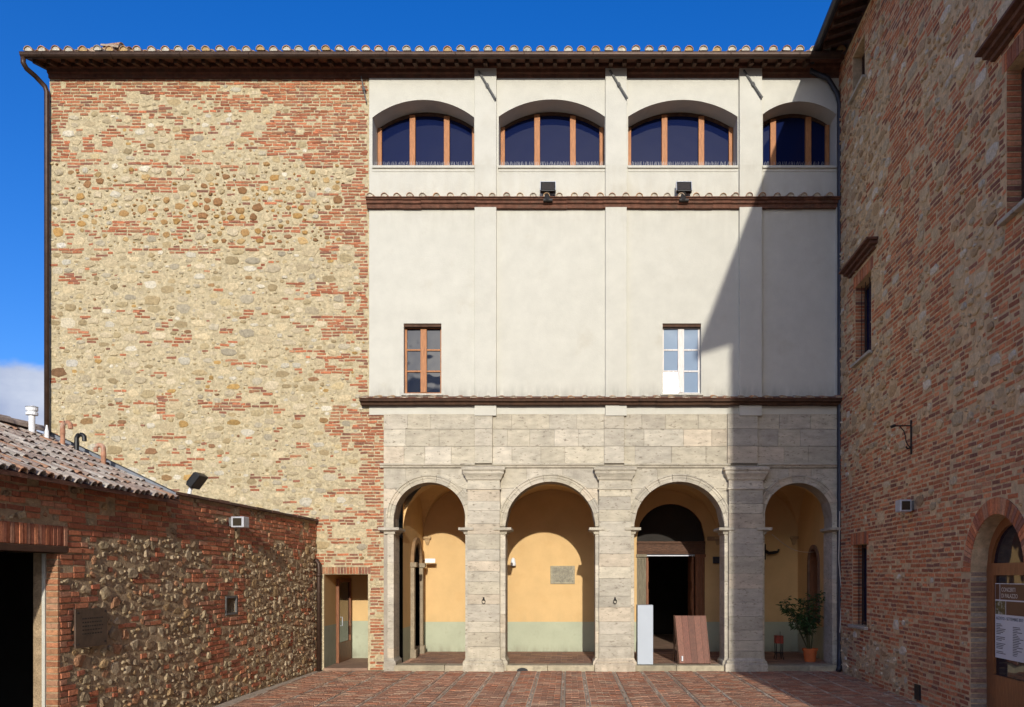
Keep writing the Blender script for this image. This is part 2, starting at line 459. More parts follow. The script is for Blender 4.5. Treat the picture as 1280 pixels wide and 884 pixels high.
def sheet(W, u0, u1, v0, v1, openings, n=0.0, mbx=None):
    """sheet with openings; an opening is (ua, ub, va, top(u)) ; returns MB of column strips"""
    mb = mbx or MB()
    cuts = {u0, u1}
    for ua, ub, va, top in openings:
        k = 20 if callable(top) else 1
        for i in range(k+1): cuts.add(round(ua + (ub-ua)*i/k, 5))
    cuts = sorted(c for c in cuts if u0 - 1e-6 <= c <= u1 + 1e-6)
    T = lambda top, u: top(u) if callable(top) else top
    for a, b in zip(cuts[:-1], cuts[1:]):
        if b - a < 1e-5: continue
        m = (a+b)/2
        ops = sorted([o for o in openings if o[0] < m < o[1]], key=lambda o: o[2])
        lo = (v0, v0)
        for ua, ub, va, top in ops:
            if va > lo[0] + 1e-5:
                mb.quad(W(a, lo[0], n), W(b, lo[1], n), W(b, va, n), W(a, va, n))
            lo = (T(top, a), T(top, b))
        if v1 > min(lo) + 1e-5:
            mb.quad(W(a, lo[0], n), W(b, lo[1], n), W(b, v1, n), W(a, v1, n))
    return mb
def reveal(W, op, n0, n1, mbx=None, bottom=False):
    mb = mbx or MB()
    ua, ub, va, top = op
    T = (lambda u: top(u)) if callable(top) else (lambda u: top)
    k = 20 if callable(top) else 1
    mb.quad(W(ua, va, n0), W(ua, T(ua), n0), W(ua, T(ua), n1), W(ua, va, n1))
    mb.quad(W(ub, T(ub), n0), W(ub, va, n0), W(ub, va, n1), W(ub, T(ub), n1))
    for i in range(k):
        a, b = ua+(ub-ua)*i/k, ua+(ub-ua)*(i+1)/k
        mb.quad(W(a, T(a), n0), W(b, T(b), n0), W(b, T(b), n1), W(a, T(a), n1))
    if bottom: mb.quad(W(ub, va, n0), W(ua, va, n0), W(ua, va, n1), W(ub, va, n1))
    return mb
def seg_arch(ua, ub, spring, apex):
    w = (ub-ua)/2; h = apex-spring; R = (w*w+h*h)/(2*h); c = (ua+ub)/2
    return lambda u: apex - R + math.sqrt(max(0, R*R-(u-c)**2))
def stilt_arch(ua, ub, apex):
    w = (ub-ua)/2; c = (ua+ub)/2
    return lambda u: apex - w + math.sqrt(max(0, w*w-(u-c)**2))

def lerp(a, b, t): return tuple(a[i]+(b[i]-a[i])*t for i in range(3))
def pick(rng, *cols):
    c = rng.choice(cols); k = rng.uniform(.78, 1.18)
    return (c[0]*k, c[1]*k, c[2]*k)

# ------------------------------------------------------------------ ground
g = MB(); g.quad((-600,-600,-.06),(600,-600,-.06),(600,600,-.06),(-600,600,-.06))
ob = g.build('ground', M['ground']); ob['kind'] = 'structure'
RC = .042                                         # right-hand wall runs inwards a little towards the viewer
g = MB(); g.quad((-6.2,-26,-.014),(6.6,-26,-.014),(6.6,0.7,-.014),(-6.2,0.7,-.014))
PAV = g.build('courtyard_pavement', M['mortar_floor']); PAV['kind'] = 'structure'
def lay_pavement():
    rng = random.Random(5)
    pieces = []
    cols = ((.38,.19,.115),(.33,.17,.105),(.42,.23,.145),(.29,.16,.105),(.40,.26,.17),(.37,.155,.085))
    pale = ((.44,.33,.24),(.38,.26,.18),(.48,.39,.30),(.40,.24,.16))
    def brick(cx, cy, l, w, rot, cols=cols):
        c, s_ = math.cos(rot), math.sin(rot)
        h = rng.uniform(-.004,.004)
        vs = []
        for sc_, z in ((1,-.03),(1,h-.005),(.93,h)):
            for a, b in ((-1,-1),(1,-1),(1,1),(-1,1)):
                dx, dy = a*l/2 - (a*(1-sc_)*w/2), b*w/2*sc_
                vs.append((cx+dx*c-dy*s_, cy+dx*s_+dy*c, z + (rng.uniform(-.002,.002) if z > -.02 else 0)))
        fs = [(a+k, a+(k+1)%4, a+4+(k+1)%4, a+4+k) for a in (0,4) for k in range(4)] + [(8,9,10,11)]
        pieces.append((vs, fs, pick(rng, *cols), cx, cy))
    y0, y1 = -8.6, -.12
    # panels of herringbone-like rows between straight stringers running away from the facade
    strip = -0.17
    xs = [-5.95]
    while xs[-1] < 6.4: xs.append(xs[-1] + rng.choice((.46,.60,.72,.66,.80)))
    for k, xa in enumerate(xs[:-1]):
        xb = xs[k+1]
        # stringer of bricks laid lengthwise
        y = y0
        while y < y1:
            brick(xa+.03+rng.uniform(-.008,.008), y+.13, .25, .036, math.pi/2+rng.uniform(-.03,.03), pale); y += .262
        w = xb-xa-.075
        y = y0; r = 0
        sgn = 1 if k % 2 else -1
        while y < y1:
            off = .13*(r % 2)
            x = xa+.07+.01
            first = True
            while x < xb-.03:
                l = .125 if (first and r % 2) else .255
                l = min(l, xb-.012-x)
                if l > .04: brick(x+l/2, y+.058+sgn*(x+l/2-(xa+xb)/2)*.12, l-.008, .110, sgn*.12)
                x += l+.006; first = False
            y += .122; r += 1
    pieces = [p for p in pieces if p[3] < 6.45 + RC*p[4] and p[4] < -.1]
    pieces.sort(key=lambda p: p[4] if abs(p[3]) < 5.5 and p[4] > -5.7 else 5 + abs(p[4]))
    for p in pieces[:300]: mkobj('paving_brick', p[0], p[1], M['piece'], PAV, [p[2]]*12)
    mb = MB()
    for p in pieces[300:]: mb.add(p[0], p[1], p[2])
    mb.build('paving', M['piece'], PAV, kind='stuff')
lay_pavement()

# ------------------------------------------------------------------ the main building
XL, XR = X(62), 6.5
ZTOP = 14.42
PAL = thing('palace', 'tall palace with rubble brick end, white plaster bays, stone arcade and tiled eaves', 'building', ((XL+XR)/2, 4, 0))
FW = lambda u, v, n: (u, -n, v)                    # facade frame: u = X, v = Z, n = towards the viewer
DEPTH = 11.0

def rubble_front():
    u_off = XL
    W_ = X(482) - XL
    w = Wall((XL,0,0), (1,0,0), (0,-1,0), W_, ZTOP)
    px = w.ug*S + (XL*S + CX); py = CY - (w.vg-EYE)*S
    n1 = value_noise(w.ug.shape, w.g, .55, .16, 11)
    n2 = value_noise(w.ug.shape, w.g, 1.6, .5, 12)
    n3 = value_noise(w.ug.shape, w.g, .5, .5, 13)
    B = np.full(w.ug.shape, .17) + .22*(n2 > .72) - .10*((py > 540) & (px < 380))
    mid = (py > 205) & (py < 305)
    B = np.where(mid, .30, B)
    top = py <= 205 + 14*(n3-.5)
    B = np.where(top, .66, B)
    B = np.where(top & (px > 340 + 20*n3), .97, B)
    B = np.where(py < 128 + 16*n3, .98, B)
    B = np.where(top & (px < 84 + 10*n3), .97, B)
    patch = (px > 190) & (px < 312) & (py > 126) & (py < 208)
    B = np.where(patch, .30, B)
    B = np.where((py < 330) & (px > 428 + 16*n3), .97, B)
    B = np.where((py >= 330) & (py < 500) & (px > 444 + 12*n3), .92, B)
    B = np.where((py > 340) & (py < 470) & (px > 345 + 60*n3), np.maximum(B, .52), B)
    B = np.where((py > 500) & (px > 385 + 30*n3), np.maximum(B, .48), B)
    B = np.where((py > 500) & (px > 452 + 10*n3), .95, B)
    B = np.where((py > 309) & (py < 316), .8, B)
    isb = n1 < B
    # openings and things over the wall
    w.block(X(403)-XL, X(461.5)-XL, 0, Z(708))
    w.block(X(461)-XL, W_, Z(511), ZTOP)
    w.block(0, W_, 0, .0)
    stonef = np.where(isb, 0.0, 1.0)
    stonef = np.where(patch, stonef*.25, stonef)
    stonef = np.where(top & ~patch, stonef*.7, stonef)
    ochre_band = mid
    def pal(u, v, rng):
        i, j = min(int(v/w.g), w.nv-1), min(int(u/w.g), w.nu-1)
        if mid[i, j] and rng.random() < (.72 if 150 < px[i, j] < 440 and py[i, j] > 232 else .30):
            return pick(rng, (.36,.21,.07), (.32,.19,.075), (.40,.27,.12), (.25,.13,.055))
        if rng.random() < .035: return pick(rng, (.37,.23,.08), (.30,.18,.08), (.22,.12,.06))
        return pick(rng, (.46,.375,.23), (.43,.35,.215), (.41,.34,.22), (.48,.40,.265), (.37,.32,.225), (.47,.38,.23), (.41,.325,.18), (.51,.46,.35), (.34,.26,.14))
    # big stones first, rounder in the ochre band
    rng = random.Random(3)
    w.lay_stones(np.where(px < 92, (py > 250)*.9, 0), [(.12,.24,.55,.9,500)], lambda u,v,r: pick(r,(.50,.46,.36),(.46,.40,.28),(.56,.52,.43),(.42,.33,.16)), 20, (.006,.016), 5, .03)
    w.lay_stones(np.where(mid, stonef, 0), [(.10,.16,.55,.9,1600),(.06,.10,.6,1.0,5000),(.035,.06,.6,1.0,9000),(.02,.035,.6,1.2,9000)], pal, 21, (.012,.04), 2.3, .17, .004)
    w.lay_stones(np.where(mid, 0, stonef), [(.14,.24,.40,.65,900),(.09,.15,.45,.75,5000),(.055,.09,.45,.85,14000),(.03,.055,.5,1.0,22000),(.018,.03,.6,1.2,14000)], pal, 22, (.002,.026), 2.8, .17, .003)
    w.lay_stones(np.where(isb, .25, 1.0), [(.018,.045,.4,1.0,2600)], lambda u,v,r: pick(r,(.10,.07,.045),(.16,.10,.06),(.07,.05,.035)), 23, (-.012,-.004), 2.3, .2, .0)  # not real stones: dark pieces painting in small shadows of cracks and holes
    bcols = ((.33,.12,.057),(.37,.147,.074),(.29,.10,.05),(.35,.175,.092),(.40,.137,.064),(.27,.11,.064),(.22,.10,.064))
    palb = lambda u, v, rng: pick(rng, *bcols)
    w.lay_bricks(isb, .074, .022, (.20,.26,.14,.28), palb, 31, (.002,.016), .05, .006)
    # scattered single bricks amid the rubble
    w.lay_bricks(value_noise(w.ug.shape, w.g, .3, .1, 17) < .30, .074, .024, (.10,.18,.24), palb, 32, (.0,.012), .35, .008)
    # flat arch over the door
    rr = random.Random(9)
    u = X(403)-XL
    while u < X(461)-XL:
        w.poly([(u, Z(717.5)), (u+.062, Z(717.5)), (u+.062, Z(709)), (u, Z(709))], .012, palb(0,0,rr), rr); u += .073
    op = (X(405), X(460), 0.0, Z(718))
    base = sheet(FW, XL, X(482), 0, ZTOP, [op, (X(464), X(482), Z(512), ZTOP)])
    o = base.build('rubble_wall', M['mortar'], PAL)
    w.emit(o, lambda p: p[3])
    return op
DOOR_OP = rubble_front()

# recessed porch on the left: ochre reveal with dado, brown glazed door in its side
def side_porch():
    ua, ub, va, vt = DOOR_OP
    dp = 2.4; fz = .06; dz = Z(783)
    w = MB(); lo = MB()
    x0, x1 = ua, ub
    for mb, a, b in ((lo, fz-.06, dz), (w, dz, vt)):
        mb.quad((x0,0,a),(x0,0,b),(x0,dp,b),(x0,dp,a))
        mb.quad((x1,0,b),(x1,0,a),(x1,dp,a),(x1,dp,b))
        mb.quad((x0,dp,a),(x0,dp,b),(x1,dp,b),(x1,dp,a))
    w.quad((x0,0,vt),(x1,0,vt),(x1,dp,vt),(x0,dp,vt))
    p = w.build('porch_wall', M['ochre'], PAL); lo.build('dado', M['dado'], p)
    f = MB(); f.box(x0+.001, x1-.001, -.05, dp, -.01, fz); f.build('porch_floor', M['floor'], PAL)
    d = MB()
    ya, yb = 1.05, 2.28; zt = vt-.10
    for (a, b, c, e) in ((ya, ya+.09, fz, zt), (yb-.09, yb, fz, zt), (ya+.09, yb-.09, zt-.10, zt), (ya+.09, yb-.09, fz, fz+.50)):
        d.box(x0, x0+.07, a, b, c, e)
    do = d.build('porch_door', M['wood_brown'], PAL, bevel=.006)
    q = MB(); q.box(x0+.02, x0+.035, ya+.09, yb-.09, fz+.50, zt-.10); q.build('pane', M['glass_old'], do)
    h = MB(); h.tube([(x0+.07,ya+.14,1.0),(x0+.12,ya+.14,1.0),(x0+.12,ya+.14,1.22),(x0+.07,ya+.14,1.22)], .012); h.build('handle', M['grey_metal'], do)
side_porch()

# ---- white plaster storeys
PN = .04                                           # plaster face stands 4 cm proud of the rubble face
BAYS = [(466,593,148,126),(623.5,756,147,125.5),(785,921.5,147,126),(953,1045,144,128)]
PILS = [(594,621),(756.5,783),(923,951)]
MIDW = [(505,552),(828,876)]
def white_storeys():
    ops = []
    for a, b, s_, t in BAYS:
        ops.append((X(a), X(b), Z(209), seg_arch(X(a), X(b), Z(s_), Z(t))))
    for a, b in MIDW: ops.append((X(a), X(b), Z(493), Z(405)))
    mb = sheet(FW, X(462), XR, Z(519), ZTOP, ops, PN)
    mb.quad(FW(X(462), ZTOP, PN), FW(X(462), ZTOP, 0), FW(X(462), Z(519), 0), FW(X(462), Z(519), PN))
    mb.quad(FW(X(462), Z(519), PN), FW(X(462), Z(519), 0), FW(XR, Z(519), 0), FW(XR, Z(519), PN))
    for o in ops[:4]: reveal(FW, o, PN, -.62, mb)
    for o in ops[4:]: reveal(FW, o, PN, -.3, mb, True)
    wall = mb.build('plaster_wall', M['plaster'], PAL)
    for a, b in PILS:
        for z0, z1 in ((Z(250), ZTOP), (Z(498), Z(262)), (Z(521), Z(508))):
            p = MB(); p.box(X(a), X(b), -PN-.10, -PN+.01, z0, z1); p.build('pilaster', M['plaster'], PAL, bevel=.008)
    p = MB(); p.box(X(1043.5), XR, -PN-.10, -PN+.01, Z(498), Z(262)); p.build('pilaster', M['plaster'], PAL, bevel=.008)
    # arched upper windows
    for k, (a, b, s_, t) in enumerate(BAYS):
        ua, ub = X(a), X(b); top = ops[k][3]; z0 = Z(209)
        yb = .50
        fr = MB()
        jl = .10
        n = 24
        head = .085
        # arched head of the frame, following the opening
        for i in range(n):
            u, u2 = ua+(ub-ua)*i/n, ua+(ub-ua)*(i+1)/n
            for (nA, nB) in ((-yb, -yb-.08),):
                fr.quad(FW(u, top(u)-head, nA), FW(u2, top(u2)-head, nA), FW(u2, top(u2), nA), FW(u, top(u), nA))
                fr.quad(FW(u, top(u)-head, nB), FW(u2, top(u2)-head, nB), FW(u2, top(u2)-head, nA), FW(u, top(u)-head, nA))
        w_ = ub-ua
        ms = [ua+w_*.355, ua+w_*.70] if k < 3 else [ua+w_*.21, ua+w_*.70]
        xs = [ua, ms[0], ms[1], ub]
        wd = MB()
        for mx_ in ms: wd.box(mx_-.07, mx_+.07, yb-.05, yb+.06, z0, top(mx_)-head+.03)
        for xx, sg in ((ua+.06, 1), (ub-.06, -1)):
            wd.box(xx-.05, xx+.05, yb-.04, yb+.06, z0, top(xx)-head+.06)
        wd.box(ua+.11, ub-.11, yb+.005, yb+.06, z0, z0+.05)
        wo = wd.build('window', M['wood'], PAL, bevel=.008)
        fr.build('frame_head', M['wood_dark'], wo)
        for i in range(3):
            pa, pb = xs[i]+.02, xs[i+1]-.02
            pn = MB(); m = 8
            for q in range(m):
                u, u2 = pa+(pb-pa)*q/m, pa+(pb-pa)*(q+1)/m
                pn.quad(FW(u, z0, -yb-.03), FW(u2, z0, -yb-.03), FW(u2, top(u2)-.05, -yb-.03), FW(u, top(u)-.05, -yb-.03))
            pn.build('pane', M['glass'], wo)
        # sill slab and pigeon wires
        sl = MB(); sl.box(ua-.01 if k else ua, min(ub+.01, XR), -PN-.055, yb+.02, z0-.06, z0)
        so = sl.build('window_sill', M['plaster'], PAL, bevel=.006)
        sp = MB(); rng = random.Random(40+k); u = ua+.05
        while u < ub-.05:
            for dy in (-.02, .03):
                sp.tube([(u+rng.uniform(-.01,.01), dy, z0), (u+rng.uniform(-.03,.03), dy-.03, z0+.11)], .0022, 3, False)
            u += .045
        sp.build('bird_spikes', M['spike'], so, kind='stuff')
        # raised rim of parapet panel
        r = MB(); r.box(ua, min(ub, XR), -PN-.012, -PN+.001, z0-.13, z0-.06); r.build('sill_fascia', M['plaster'], PAL)
    # two casement windows of the middle storey
    for k, (a, b) in enumerate(MIDW):
        ua, ub, z0, z1 = X(a), X(b), Z(493), Z(405)
        wood = M['wood'] if k == 0 else M['wood_glare']
        y = .12
        f = MB(); q = .05
        f.box(ua, ua+q, y, y+.07, z0, z1); f.box(ub-q, ub, y, y+.07, z0, z1)
        f.box(ua+q, ub-q, y, y+.07, z0, z0+.07); f.box(ua+q, ub-q, y, y+.07, z1-.08, z1)
        cx = (ua+ub)/2
        f.box(cx-.075, cx+.075, y-.02, y+.05, z0+.07, z1-.08)
        for s_ in (1, 2):
            zz = z0+.07 + (z1-z0-.15)*s_/3
            f.box(ua+q, cx-.075, y, y+.05, zz-.02, zz+.02); f.box(cx+.075, ub-q, y, y+.05, zz-.02, zz+.02)
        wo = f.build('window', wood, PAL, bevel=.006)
        l = MB(); l.box(ua, ub, -.0, y-.0, z1-.07, z1-.001); l.build('shutter_box', M['wood_dark'], wo)
        s = MB(); s.box(ua-.05, ub+.05, -PN-.05, y-.001, z0-.04, z0+.004); s.build('window_sill', M['plaster'], PAL, bevel=.005)
        rng = random.Random(60+k)
        for c in range(2):
            for s_ in range(3):
                x0, x1 = (ua+q, cx-.075) if c == 0 else (cx+.075, ub-q)
                zz0 = z0+.07 + (z1-z0-.15)*s_/3; zz1 = z0+.07 + (z1-z0-.15)*(s_+1)/3
                hx, hz = (x1-x0)/2, (zz1-zz0)/2; mx_, mz = (x0+x1)/2, (zz0+zz1)/2
                if k == 0: nx, nz = rng.uniform(-.01,.01), rng.uniform(-.01,.01)
                else: nx, nz = -.030+rng.uniform(-.004,.004), (.034 if s_ == 0 and c == 0 else -.07)+rng.uniform(-.003,.003)
                # pane leans in its putty: normal (nx, -1, nz)
                yy = lambda x, z: y+.035 + nx*(x-mx_) + nz*(z-mz)
                pn = MB(); pn.quad(*[(x, yy(x,z), z) for x, z in ((x0,zz0),(x1,zz0),(x1,zz1),(x0,zz1))])
                pn.build('pane', M['glass_old'] if k == 0 else M['glass_film'], wo)
white_storeys()

# ---- half-round tile used on all roofs
def tile_mesh(name, L=.42, r0=.095, r1=.075, t=.014, n=6, col=(.36,.2,.13), plug=None):
    vs, fs = [], []
    for (y, r) in ((0, r0), (L, r1)):
        for rr in (r, r-t):
            for k in range(n+1):
                w = math.pi*k/n
                vs.append((rr*math.cos(w), y, rr*math.sin(w)))
    m = n+1
    for k in range(n):
        fs.append((k, k+1, 2*m+k+1, 2*m+k)); fs.append((m+k+1, m+k, 3*m+k, 3*m+k+1))
        fs.append((k+1, k, m+k, m+k+1)); fs.append((2*m+k, 2*m+k+1, 3*m+k+1, 3*m+k))
    fs.append((0, 2*m, 3*m, m)); fs.append((n, m+n, 3*m+n, 2*m+n))
    nv = len(vs)
    if plug:
        vs += [((r0-t*.5)*math.cos(math.pi*k/n), .025, (r0-t*.5)*math.sin(math.pi*k/n)) for k in range(n+1)]
        fs.append(tuple(range(nv, nv+n+1))[::-1])
    me = bpy.data.meshes.new(name); me.from_pydata(vs, [], fs)
    a = me.color_attributes.new('Col', 'FLOAT_COLOR', 'POINT')
    a.data.foreach_set('color', np.concatenate([np.tile(np.array([*col,1], np.float32), nv), np.tile(np.array([*(plug or col),1], np.float32), len(vs)-nv)]))
    me.polygons.foreach_set('use_smooth', [False]*len(me.polygons))
    me.materials.append(M['tile'])
    return me
TILE_COLS = ((.36,.21,.13),(.42,.30,.20),(.30,.16,.10),(.40,.25,.13),(.33,.26,.19),(.44,.22,.10))
TILES = [tile_mesh('tile', r0=.105, col=c, plug=p) for c in TILE_COLS for p in ((.46,.42,.34),(.44,.30,.14),(.50,.46,.38))]
TILES_S = [tile_mesh('tile', L=.30, r0=.085, r1=.075, col=c, plug=(.50,.45,.36)) for c in TILE_COLS]
def put(me, name, parent, mtx):
    o = bpy.data.objects.new(name, me); COL.objects.link(o)
    attach(o, parent)
    o.matrix_basis = mtx
    return o
def sweep_front(profile, x0, x1, mb, y0=0.0, ends=True):
    """straight moulding along X; profile = [(projection, z)] from bottom to top"""
    n = len(profile)
    vs = [(x0, y0-p, z) for p, z in profile] + [(x1, y0-p, z) for p, z in profile]
    fs = [(i, n+i, n+i+1, i+1) for i in range(n-1)]
    if ends: fs += [tuple(range(n)), tuple(range(2*n-1, n-1, -1))]
    mb.add(vs, fs)

def cornices():
    rng = random.Random(71)
    for k, (yt, yb, x0, proj, sp) in enumerate(((249, 263, X(460), .20, .325), (497, 508, X(453), .27, .335))):
        zt, zb = Z(yt), Z(yb)
        h = zt-zb
        mb = MB()
        segs = 26
        for i in range(segs):           # slightly uneven lengths, as laid by hand
            a, b = x0+(XR-x0)*i/segs, x0+(XR-x0)*(i+1)/segs - .004
            j = rng.uniform(-.006,.006)
            if k == 0:
                prof = [(0, zb+j), (.09, zb+j), (.10, zb+.08+j), (.15, zb+.10+j), (.15, zb+.15+j), (proj, zb+.17+j), (proj, zt-.04+j), (0, zt+.03)]
            else:
                prof = [(0, zb+j), (.16, zb+j), (.18, zb+.05+j), (proj, zb+.07+j), (proj, zt-.07+j), (0, zt+.02)]
            sweep_front(prof, a, b, mb, -PN+.002)
        co = mb.build('tiled_cornice', M['terracotta'] if k == 0 else M['wood_dark'], PAL)
        x = x0+.10
        while x < XR-.06:
            L = .30; ang = math.radians(16)
            m = Matrix.Translation((x+rng.uniform(-.02,.02), -PN-proj-.04, zt-.055+rng.uniform(-.008,.008)+ (0 if k == 0 else -.03))) @ Matrix.Rotation(rng.uniform(-.08,.08), 4, 'Z') @ Matrix.Rotation(ang, 4, 'X') @ Matrix.Scale(1.0 if k == 0 else .62, 4, (0,0,1))
            put(rng.choice(TILES_S), 'tile', co, m)
            x += sp*rng.uniform(.92, 1.06)
        # flat bed tiles between
        b = MB(); sweep_front([(0, zt-.02), (proj+.03, zt-.075+ (0 if k == 0 else -.02)), (proj+.03, zt-.055+ (0 if k == 0 else -.02)), (0, zt+.02)], x0, XR, b, -PN+.001)
        b.build('tile_bed', M['tile'] if False else M['terracotta'], co)
cornices()

# ---- stone arcade
TRAV = [tuple(k*.94 for k in c) for c in ((.50,.45,.35),(.51,.455,.345),(.48,.435,.345),(.53,.475,.375),(.47,.425,.34),(.50,.445,.335),(.54,.46,.345))]
ARCH = [(493,582,603.5),(632,744,602.5),(792.5,905,602.5),(955,1039,604)]
Z_IMP = Z(660)
FL = .135                                          # loggia floor
LD = 3.5                                           # back wall of the loggia
def arcade():
    ops = []
    for a, b, t in ARCH:
        ops.append((X(a)-.014, X(b)+.014, 0.0, stilt_arch(X(a)-.014, X(b)+.014, Z(t)+.014)))
    u0, u1 = X(480), XR
    mb = sheet(FW, u0, u1, 0, Z(517), ops, .03)
    for o in ops: reveal(FW, o, .03, -.6, mb)
    mb2 = sheet(lambda u,v,n: FW(u,v,n), u0, u1, 0, Z(517), ops, -.6)
    mb.add(mb2.v, [tuple(reversed(f)) for f in mb2.f])
    wall = mb.build('arcade_wall', M['trav_plain'], PAL)
    rng = random.Random(81)
    F = Wall((0,0,0), (1,0,0), (0,-1,0), 1, 1)
    def pick(r_, *cols):
        c = r_.choice(cols); k = r_.uniform(.84, 1.08)
        return (c[0]*k, c[1]*k, c[2]*k)
    def blk(poly, d, name='stone_block', parent=wall, c=None, back=.028, inset=.006, wrap=None):
        n = len(poly)
        vs, fs = poly_piece(poly, d, back, inset, rng)
        mkobj(name, [F.P(*v) for v in vs], fs, M['trav'], parent, [c or pick(rng, *TRAV)]*len(vs))
    pil = [(594,616),(755,780),(908.5,946)]
    # three ashlar courses above the string course, between the little pilasters
    rows = [Z(580), Z(558.5), Z(537), Z(518)]
    spans = [(480,594),(616,755),(780,908.5),(946,1048)]
    for (a, b) in spans:
        for r in range(3):
            x = X(a)
            first = True
            while x < X(b)-.02:
                L = rng.uniform(.5, .95)
                if first: L *= rng.uniform(.4, 1); first = False
                e = x+L
                if X(b)-e < .3: e = X(b)
                blk([(x+.003, rows[r]+.003), (e-.003, rows[r]+.003), (e-.003, rows[r+1]-.003), (x+.003, rows[r+1]-.003)], .05+rng.uniform(-.003,.005))
                x = e
    for a, b in pil:
        for r in range(3):
            blk([(X(a)+.001, rows[r]+.003), (X(b)-.001, rows[r]+.003), (X(b)-.001, rows[r+1]-.003), (X(a)+.001, rows[r+1]-.003)], .11)
    # string course
    for a, b in [(476,594),(616,755),(780,912),(946,1048)]:
        m = MB(); z0 = Z(585.5)
        sweep_front([(0,z0),(.05,z0+.01),(.06,z0+.05),(.10,z0+.07),(.10,z0+.10),(.03,z0+.115),(0,z0+.115)], X(a), X(b), m, -.03)
        m.c = [TRAV[0]]*len(m.v); m.build('string_course', M['trav'], wall)
    # spandrel blocks, cut along the outer line of the arches
    AW = .185
    def lower(u):
        z = -9
        for a, b, t in ARCH:
            ua, ub = X(a)-AW, X(b)+AW
            if ua < u < ub: z = max(z, stilt_arch(ua, ub, Z(t)+AW)(u) if True else 0, Z_IMP)
        return z
    rws = [Z_IMP, Z(636), Z(611), Z(586)]
    capx = [(583,628),(745,790),(906,954)]
    for (a, b) in [(480,585),(626,747),(788,908),(952,1048)]:
        for r in range(3):
            x = X(a)
            while x < X(b)-.02:
                e = x+rng.uniform(.5,.9)
                if X(b)-e < .3: e = X(b)
                m = 14
                us = [x+.003+(e-x-.006)*i/m for i in range(m+1)]
                los = [max(rws[r]+.003, lower(u)+.004) for u in us]
                tz = rws[r+1]-.003
                keep = [(u, l) for u, l in zip(us, los) if l < tz-.015]
                # split in runs of consecutive samples
                run = []
                runs = []
                for u, l in zip(us, los):
                    if l < tz-.012: run.append((u, l))
                    elif run: runs.append(run); run = []
                if run: runs.append(run)
                for q in runs:
                    if len(q) < 3: continue
                    poly = q + [(q[-1][0], tz), (q[0][0], tz)]
                    blk(poly, .044+rng.uniform(-.002,.004), inset=.003)
                x = e
    # voussoirs with a stepped moulding
    for a, b, t in ARCH:
        ua, ub = X(a), X(b); c = (ua+ub)/2; r = (ub-ua)/2; zc = Z(t)-r
        n = 11 if r > 1 else 9
        def ring(w, rr, nn): return F.P(c+rr*math.cos(w), zc+rr*math.sin(w), nn)
        prof = [(r+.0, .03), (r+.0, .075), (r+.085, .075), (r+.09, .09), (r+.145, .09), (r+.15, .115), (r+AW, .115), (r+AW, .03)]
        for k in range(n):
            w0, w1 = math.pi*k/n+.004, math.pi*(k+1)/n-.004
            vs, fs = [], []
            m = 4
            for i in range(m+1):
                w = w0+(w1-w0)*i/m
                for (rr, nn) in prof: vs.append(ring(w, rr, nn))
            P_ = len(prof)
            for i in range(m):
                for j in range(P_-1):
                    fs.append((i*P_+j, i*P_+j+1, (i+1)*P_+j+1, (i+1)*P_+j))
            fs.append(tuple(range(P_))); fs.append(tuple(m*P_+j for j in range(P_))[::-1])
            mkobj('voussoir', vs, fs, M['trav'], wall, [pick(rng, *TRAV)]*len(vs))
        if zc - Z_IMP > .03:               # the straight foot of the narrow arches
            for s_ in (-1, 1):
                x0, x1 = (ua-AW, ua) if s_ < 0 else (ub, ub+AW)
                m = MB(); m.box(x0, x1, -.105, -.03, Z_IMP, zc-.003); m.c = [TRAV[1]]*8; m.build('voussoir', M['trav'], wall)
    # piers: a giant pilaster of coursed blocks on a jamb pier with imposts
    piers = [(582,632,585.5,625.5),(744,792.5,748.5,788),(905,955,909.5,951.5)]
    ends = [(480,493),(1039,1048)]
    def box3(mb, x0, x1, y0, y1, z0, z1): mb.box(x0, x1, y0, y1, z0, z1)
    def moulded(name, x0, x1, yf, yb, prof, parent):
        """rectangular moulding round three sides; prof = [(projection, z)]"""
        vs, fs = [], []
        for p, z in prof: vs += [(x0-p, yb, z), (x0-p, yf-p, z), (x1+p, yf-p, z), (x1+p, yb, z)]
        for i in range(len(prof)-1):
            for k in range(3): fs.append((i*4+k, i*4+k+1, i*4+4+k+1, i*4+4+k))
        L = len(prof)*4
        fs.append((3,2,1,0)); fs.append((L-4, L-3, L-2, L-1))
        return mkobj(name, vs, fs, M['trav'], parent, [pick(rng, *TRAV)]*len(vs))
    for (ja, jb, pa, pb) in piers:
        core = MB(); core.box(X(ja)+.012, X(jb)-.012, -.045, .585, .0, Z_IMP-.12); po = core.build('pier', M['trav_plain'], PAL)
        z = .0; ztop = Z(613)
        # pilaster courses
        z = Z(829)
        while z < ztop-.01:
            h = rng.uniform(.22,.42)
            if ztop-(z+h) < .15: h = ztop-z
            m = MB(); j = rng.uniform(-.003,.003); m.box(X(pa)+j, X(pb)+j, -.17+rng.uniform(-.003,.003), -.03, z+.002, z+h-.002)
            m.c = [pick(rng, *TRAV)]*8
            m.build('stone_block', M['trav'], po, bevel=.005)
            z += h
        # jamb courses
        z = Z(829); zt = Z_IMP-.12
        while z < zt-.01:
            h = rng.uniform(.3,.6)
            if zt-(z+h) < .2: h = zt-z
            for xa, xb in ((X(ja), X(pa)-.002), (X(pb)+.002, X(jb))):
                m = MB(); m.box(xa, xb, -.06, .6, z+.002, z+h-.002); m.c = [pick(rng, *TRAV)]*8
                m.build('stone_block', M['trav'], po, bevel=.004)
            z += h
        # imposts either side (full depth of the arch)
        zi = Z_IMP
